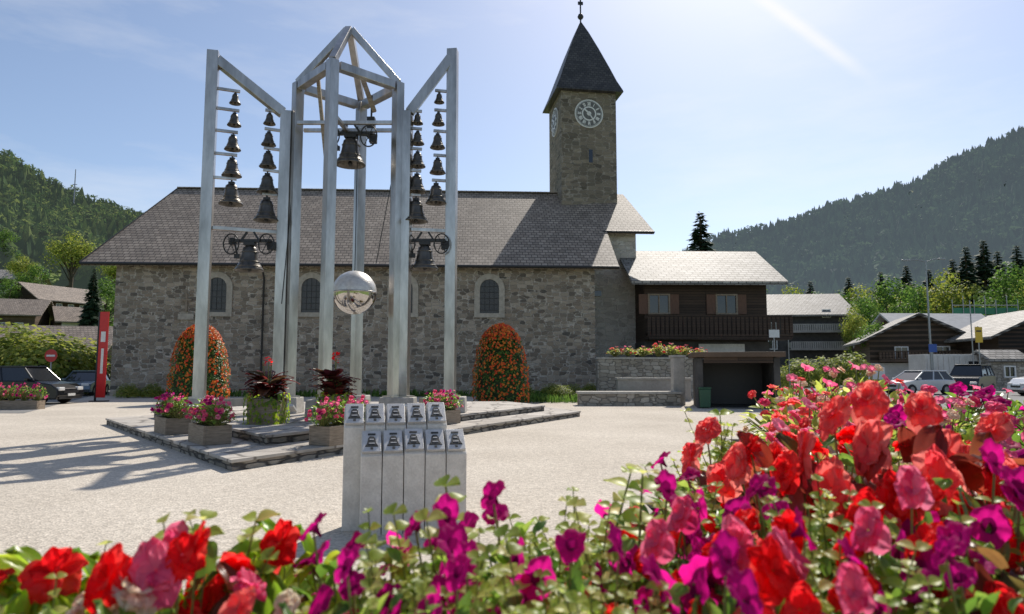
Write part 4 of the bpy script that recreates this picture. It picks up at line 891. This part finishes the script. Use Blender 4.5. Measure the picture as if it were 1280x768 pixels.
house('site_hut','grey stone hut at the right behind the fence',(P(1258,450,52).x,53,0),0,2.6,2.4,2.3,2.9,'low_stone','slate_light',ov=.3,wins=[('f',0,1.4,.8,.8)])
r=thing('utility_sign','white board in front of the brown chalet','sign',(P(1095,455,50).x,50,0)); m=MB(); m.box((0,0,1.3),(1.2,.06,.9)); m.build('board','white',r)
for s_ in (-.4,.4): m=MB(); m.tube((s_,.06,0),(s_,.06,1.7),.03); m.build('post','galv',r)
r=thing('scaffold','green netted scaffold behind the tarpaulin roof','scaffold',(P(1232,400,84).x,84,0)); m=MB()
for i in range(7): m.tube((-4+i*1.35,0,0),(-4+i*1.35,0,10.2+.5*(i%2)),.05)
for z in (8.2,9.5): m.tube((-4,0,z),(4.1,0,z),.05)
m.build('poles','galv',r); m=MB(); m.box((0,.1,8.8),(8,.03,.8)); m.build('net','net',r)
r=thing('radio_mast','thin radio mast on the left hill crest','mast',(P(93,240,430).x,430,hz('L',P(93,240,430).x/430,430))); m=MB(); m.tube((0,0,0),(0,0,28),.5,.25); m.build('mast_pole','galv',r); m=MB(); m.box((0,0,18),(3,.3,.4)); m.build('crossarm','galv',r)
# ------------------------------------------------------------------ camera, light, sky
cam=bpy.data.cameras.new('camera'); co=bpy.data.objects.new('camera',cam); col.objects.link(co); co.location=(0,0,H); co.rotation_euler=(R(90)+PITCH,0,0)
cam.lens=24; cam.sensor_width=36; cam.clip_start=.05; cam.clip_end=6000; cam.dof.use_dof=True; cam.dof.focus_distance=7; cam.dof.aperture_fstop=5.2
sc.camera=co
EL,AZ=R(45),R(20); sd=V(sin(AZ)*cos(EL),cos(AZ)*cos(EL),sin(EL))
sun=bpy.data.lights.new('sun','SUN'); sun.energy=5.0; sun.angle=R(.5); sun.color=(1,.93,.83); so=bpy.data.objects.new('sun',sun); col.objects.link(so); so.rotation_euler=sd.to_track_quat('Z','Y').to_euler()
wd=bpy.data.worlds.new('World'); sc.world=wd; wd.use_nodes=True; nt=wd.node_tree; bg=nt.nodes['Background']
sk_=nd(nt,'TexSky',sky_type='NISHITA'); sk_.sun_disc=False; sk_.sun_elevation=EL; sk_.sun_rotation=AZ; sk_.altitude=1100; sk_.air_density=1.; sk_.dust_density=1.8; sk_.ozone_density=1.3
tc=nd(nt,'TexCoord'); 
mp=nd(nt,'Mapping'); mp.inputs['Scale'].default_value=(1.2,1.2,5); nt.links.new(tc.outputs['Generated'],mp.inputs[0])
nz=noisetex(nt,mp.outputs[0],2.2,7,.6); cl=ramp(nt,nz,[(.47,(.03,.03,.03)),(.85,(.4,.4,.4))])
d1=V(*ray(900,-40)).normalized(); d2=V(*ray(1052,72)).normalized(); nn=d1.cross(d2).normalized(); mid=(d1+d2).normalized()
dt=nd(nt,'VectorMath',operation='DOT_PRODUCT'); nt.links.new(tc.outputs['Generated'],dt.inputs[0]); dt.inputs[1].default_value=nn
ab=nd(nt,'Math',operation='ABSOLUTE'); nt.links.new(dt.outputs['Value'],ab.inputs[0]); band=ramp(nt,ab.outputs[0],[(.002,(1,1,1)),(.010,(0,0,0))])
dm=nd(nt,'VectorMath',operation='DOT_PRODUCT'); nt.links.new(tc.outputs['Generated'],dm.inputs[0]); dm.inputs[1].default_value=mid; ext=ramp(nt,dm.outputs['Value'],[(cos(R(8.)),(0,0,0)),(cos(R(4)),(.6,.6,.6))])
ct=mixc(nt,1.,band,ext,'MULTIPLY'); tot=mixc(nt,1.,cl,ct,'ADD')
fin=mixc(nt,tot,sk_.outputs[0],(7.8,7.6,7.4)); nt.links.new(fin,bg.inputs[0]); bg.inputs[1].default_value=.135
sc.view_settings.view_transform='Standard'; sc.view_settings.look='None'; sc.view_settings.exposure=0
for pr in [CON,BRO,BRY,SHR,BELL]+sum(KD.values(),[]):
    if pr.name not in used:
        for c in list(pr.children): bpy.data.objects.remove(c)
        bpy.data.objects.remove(pr)
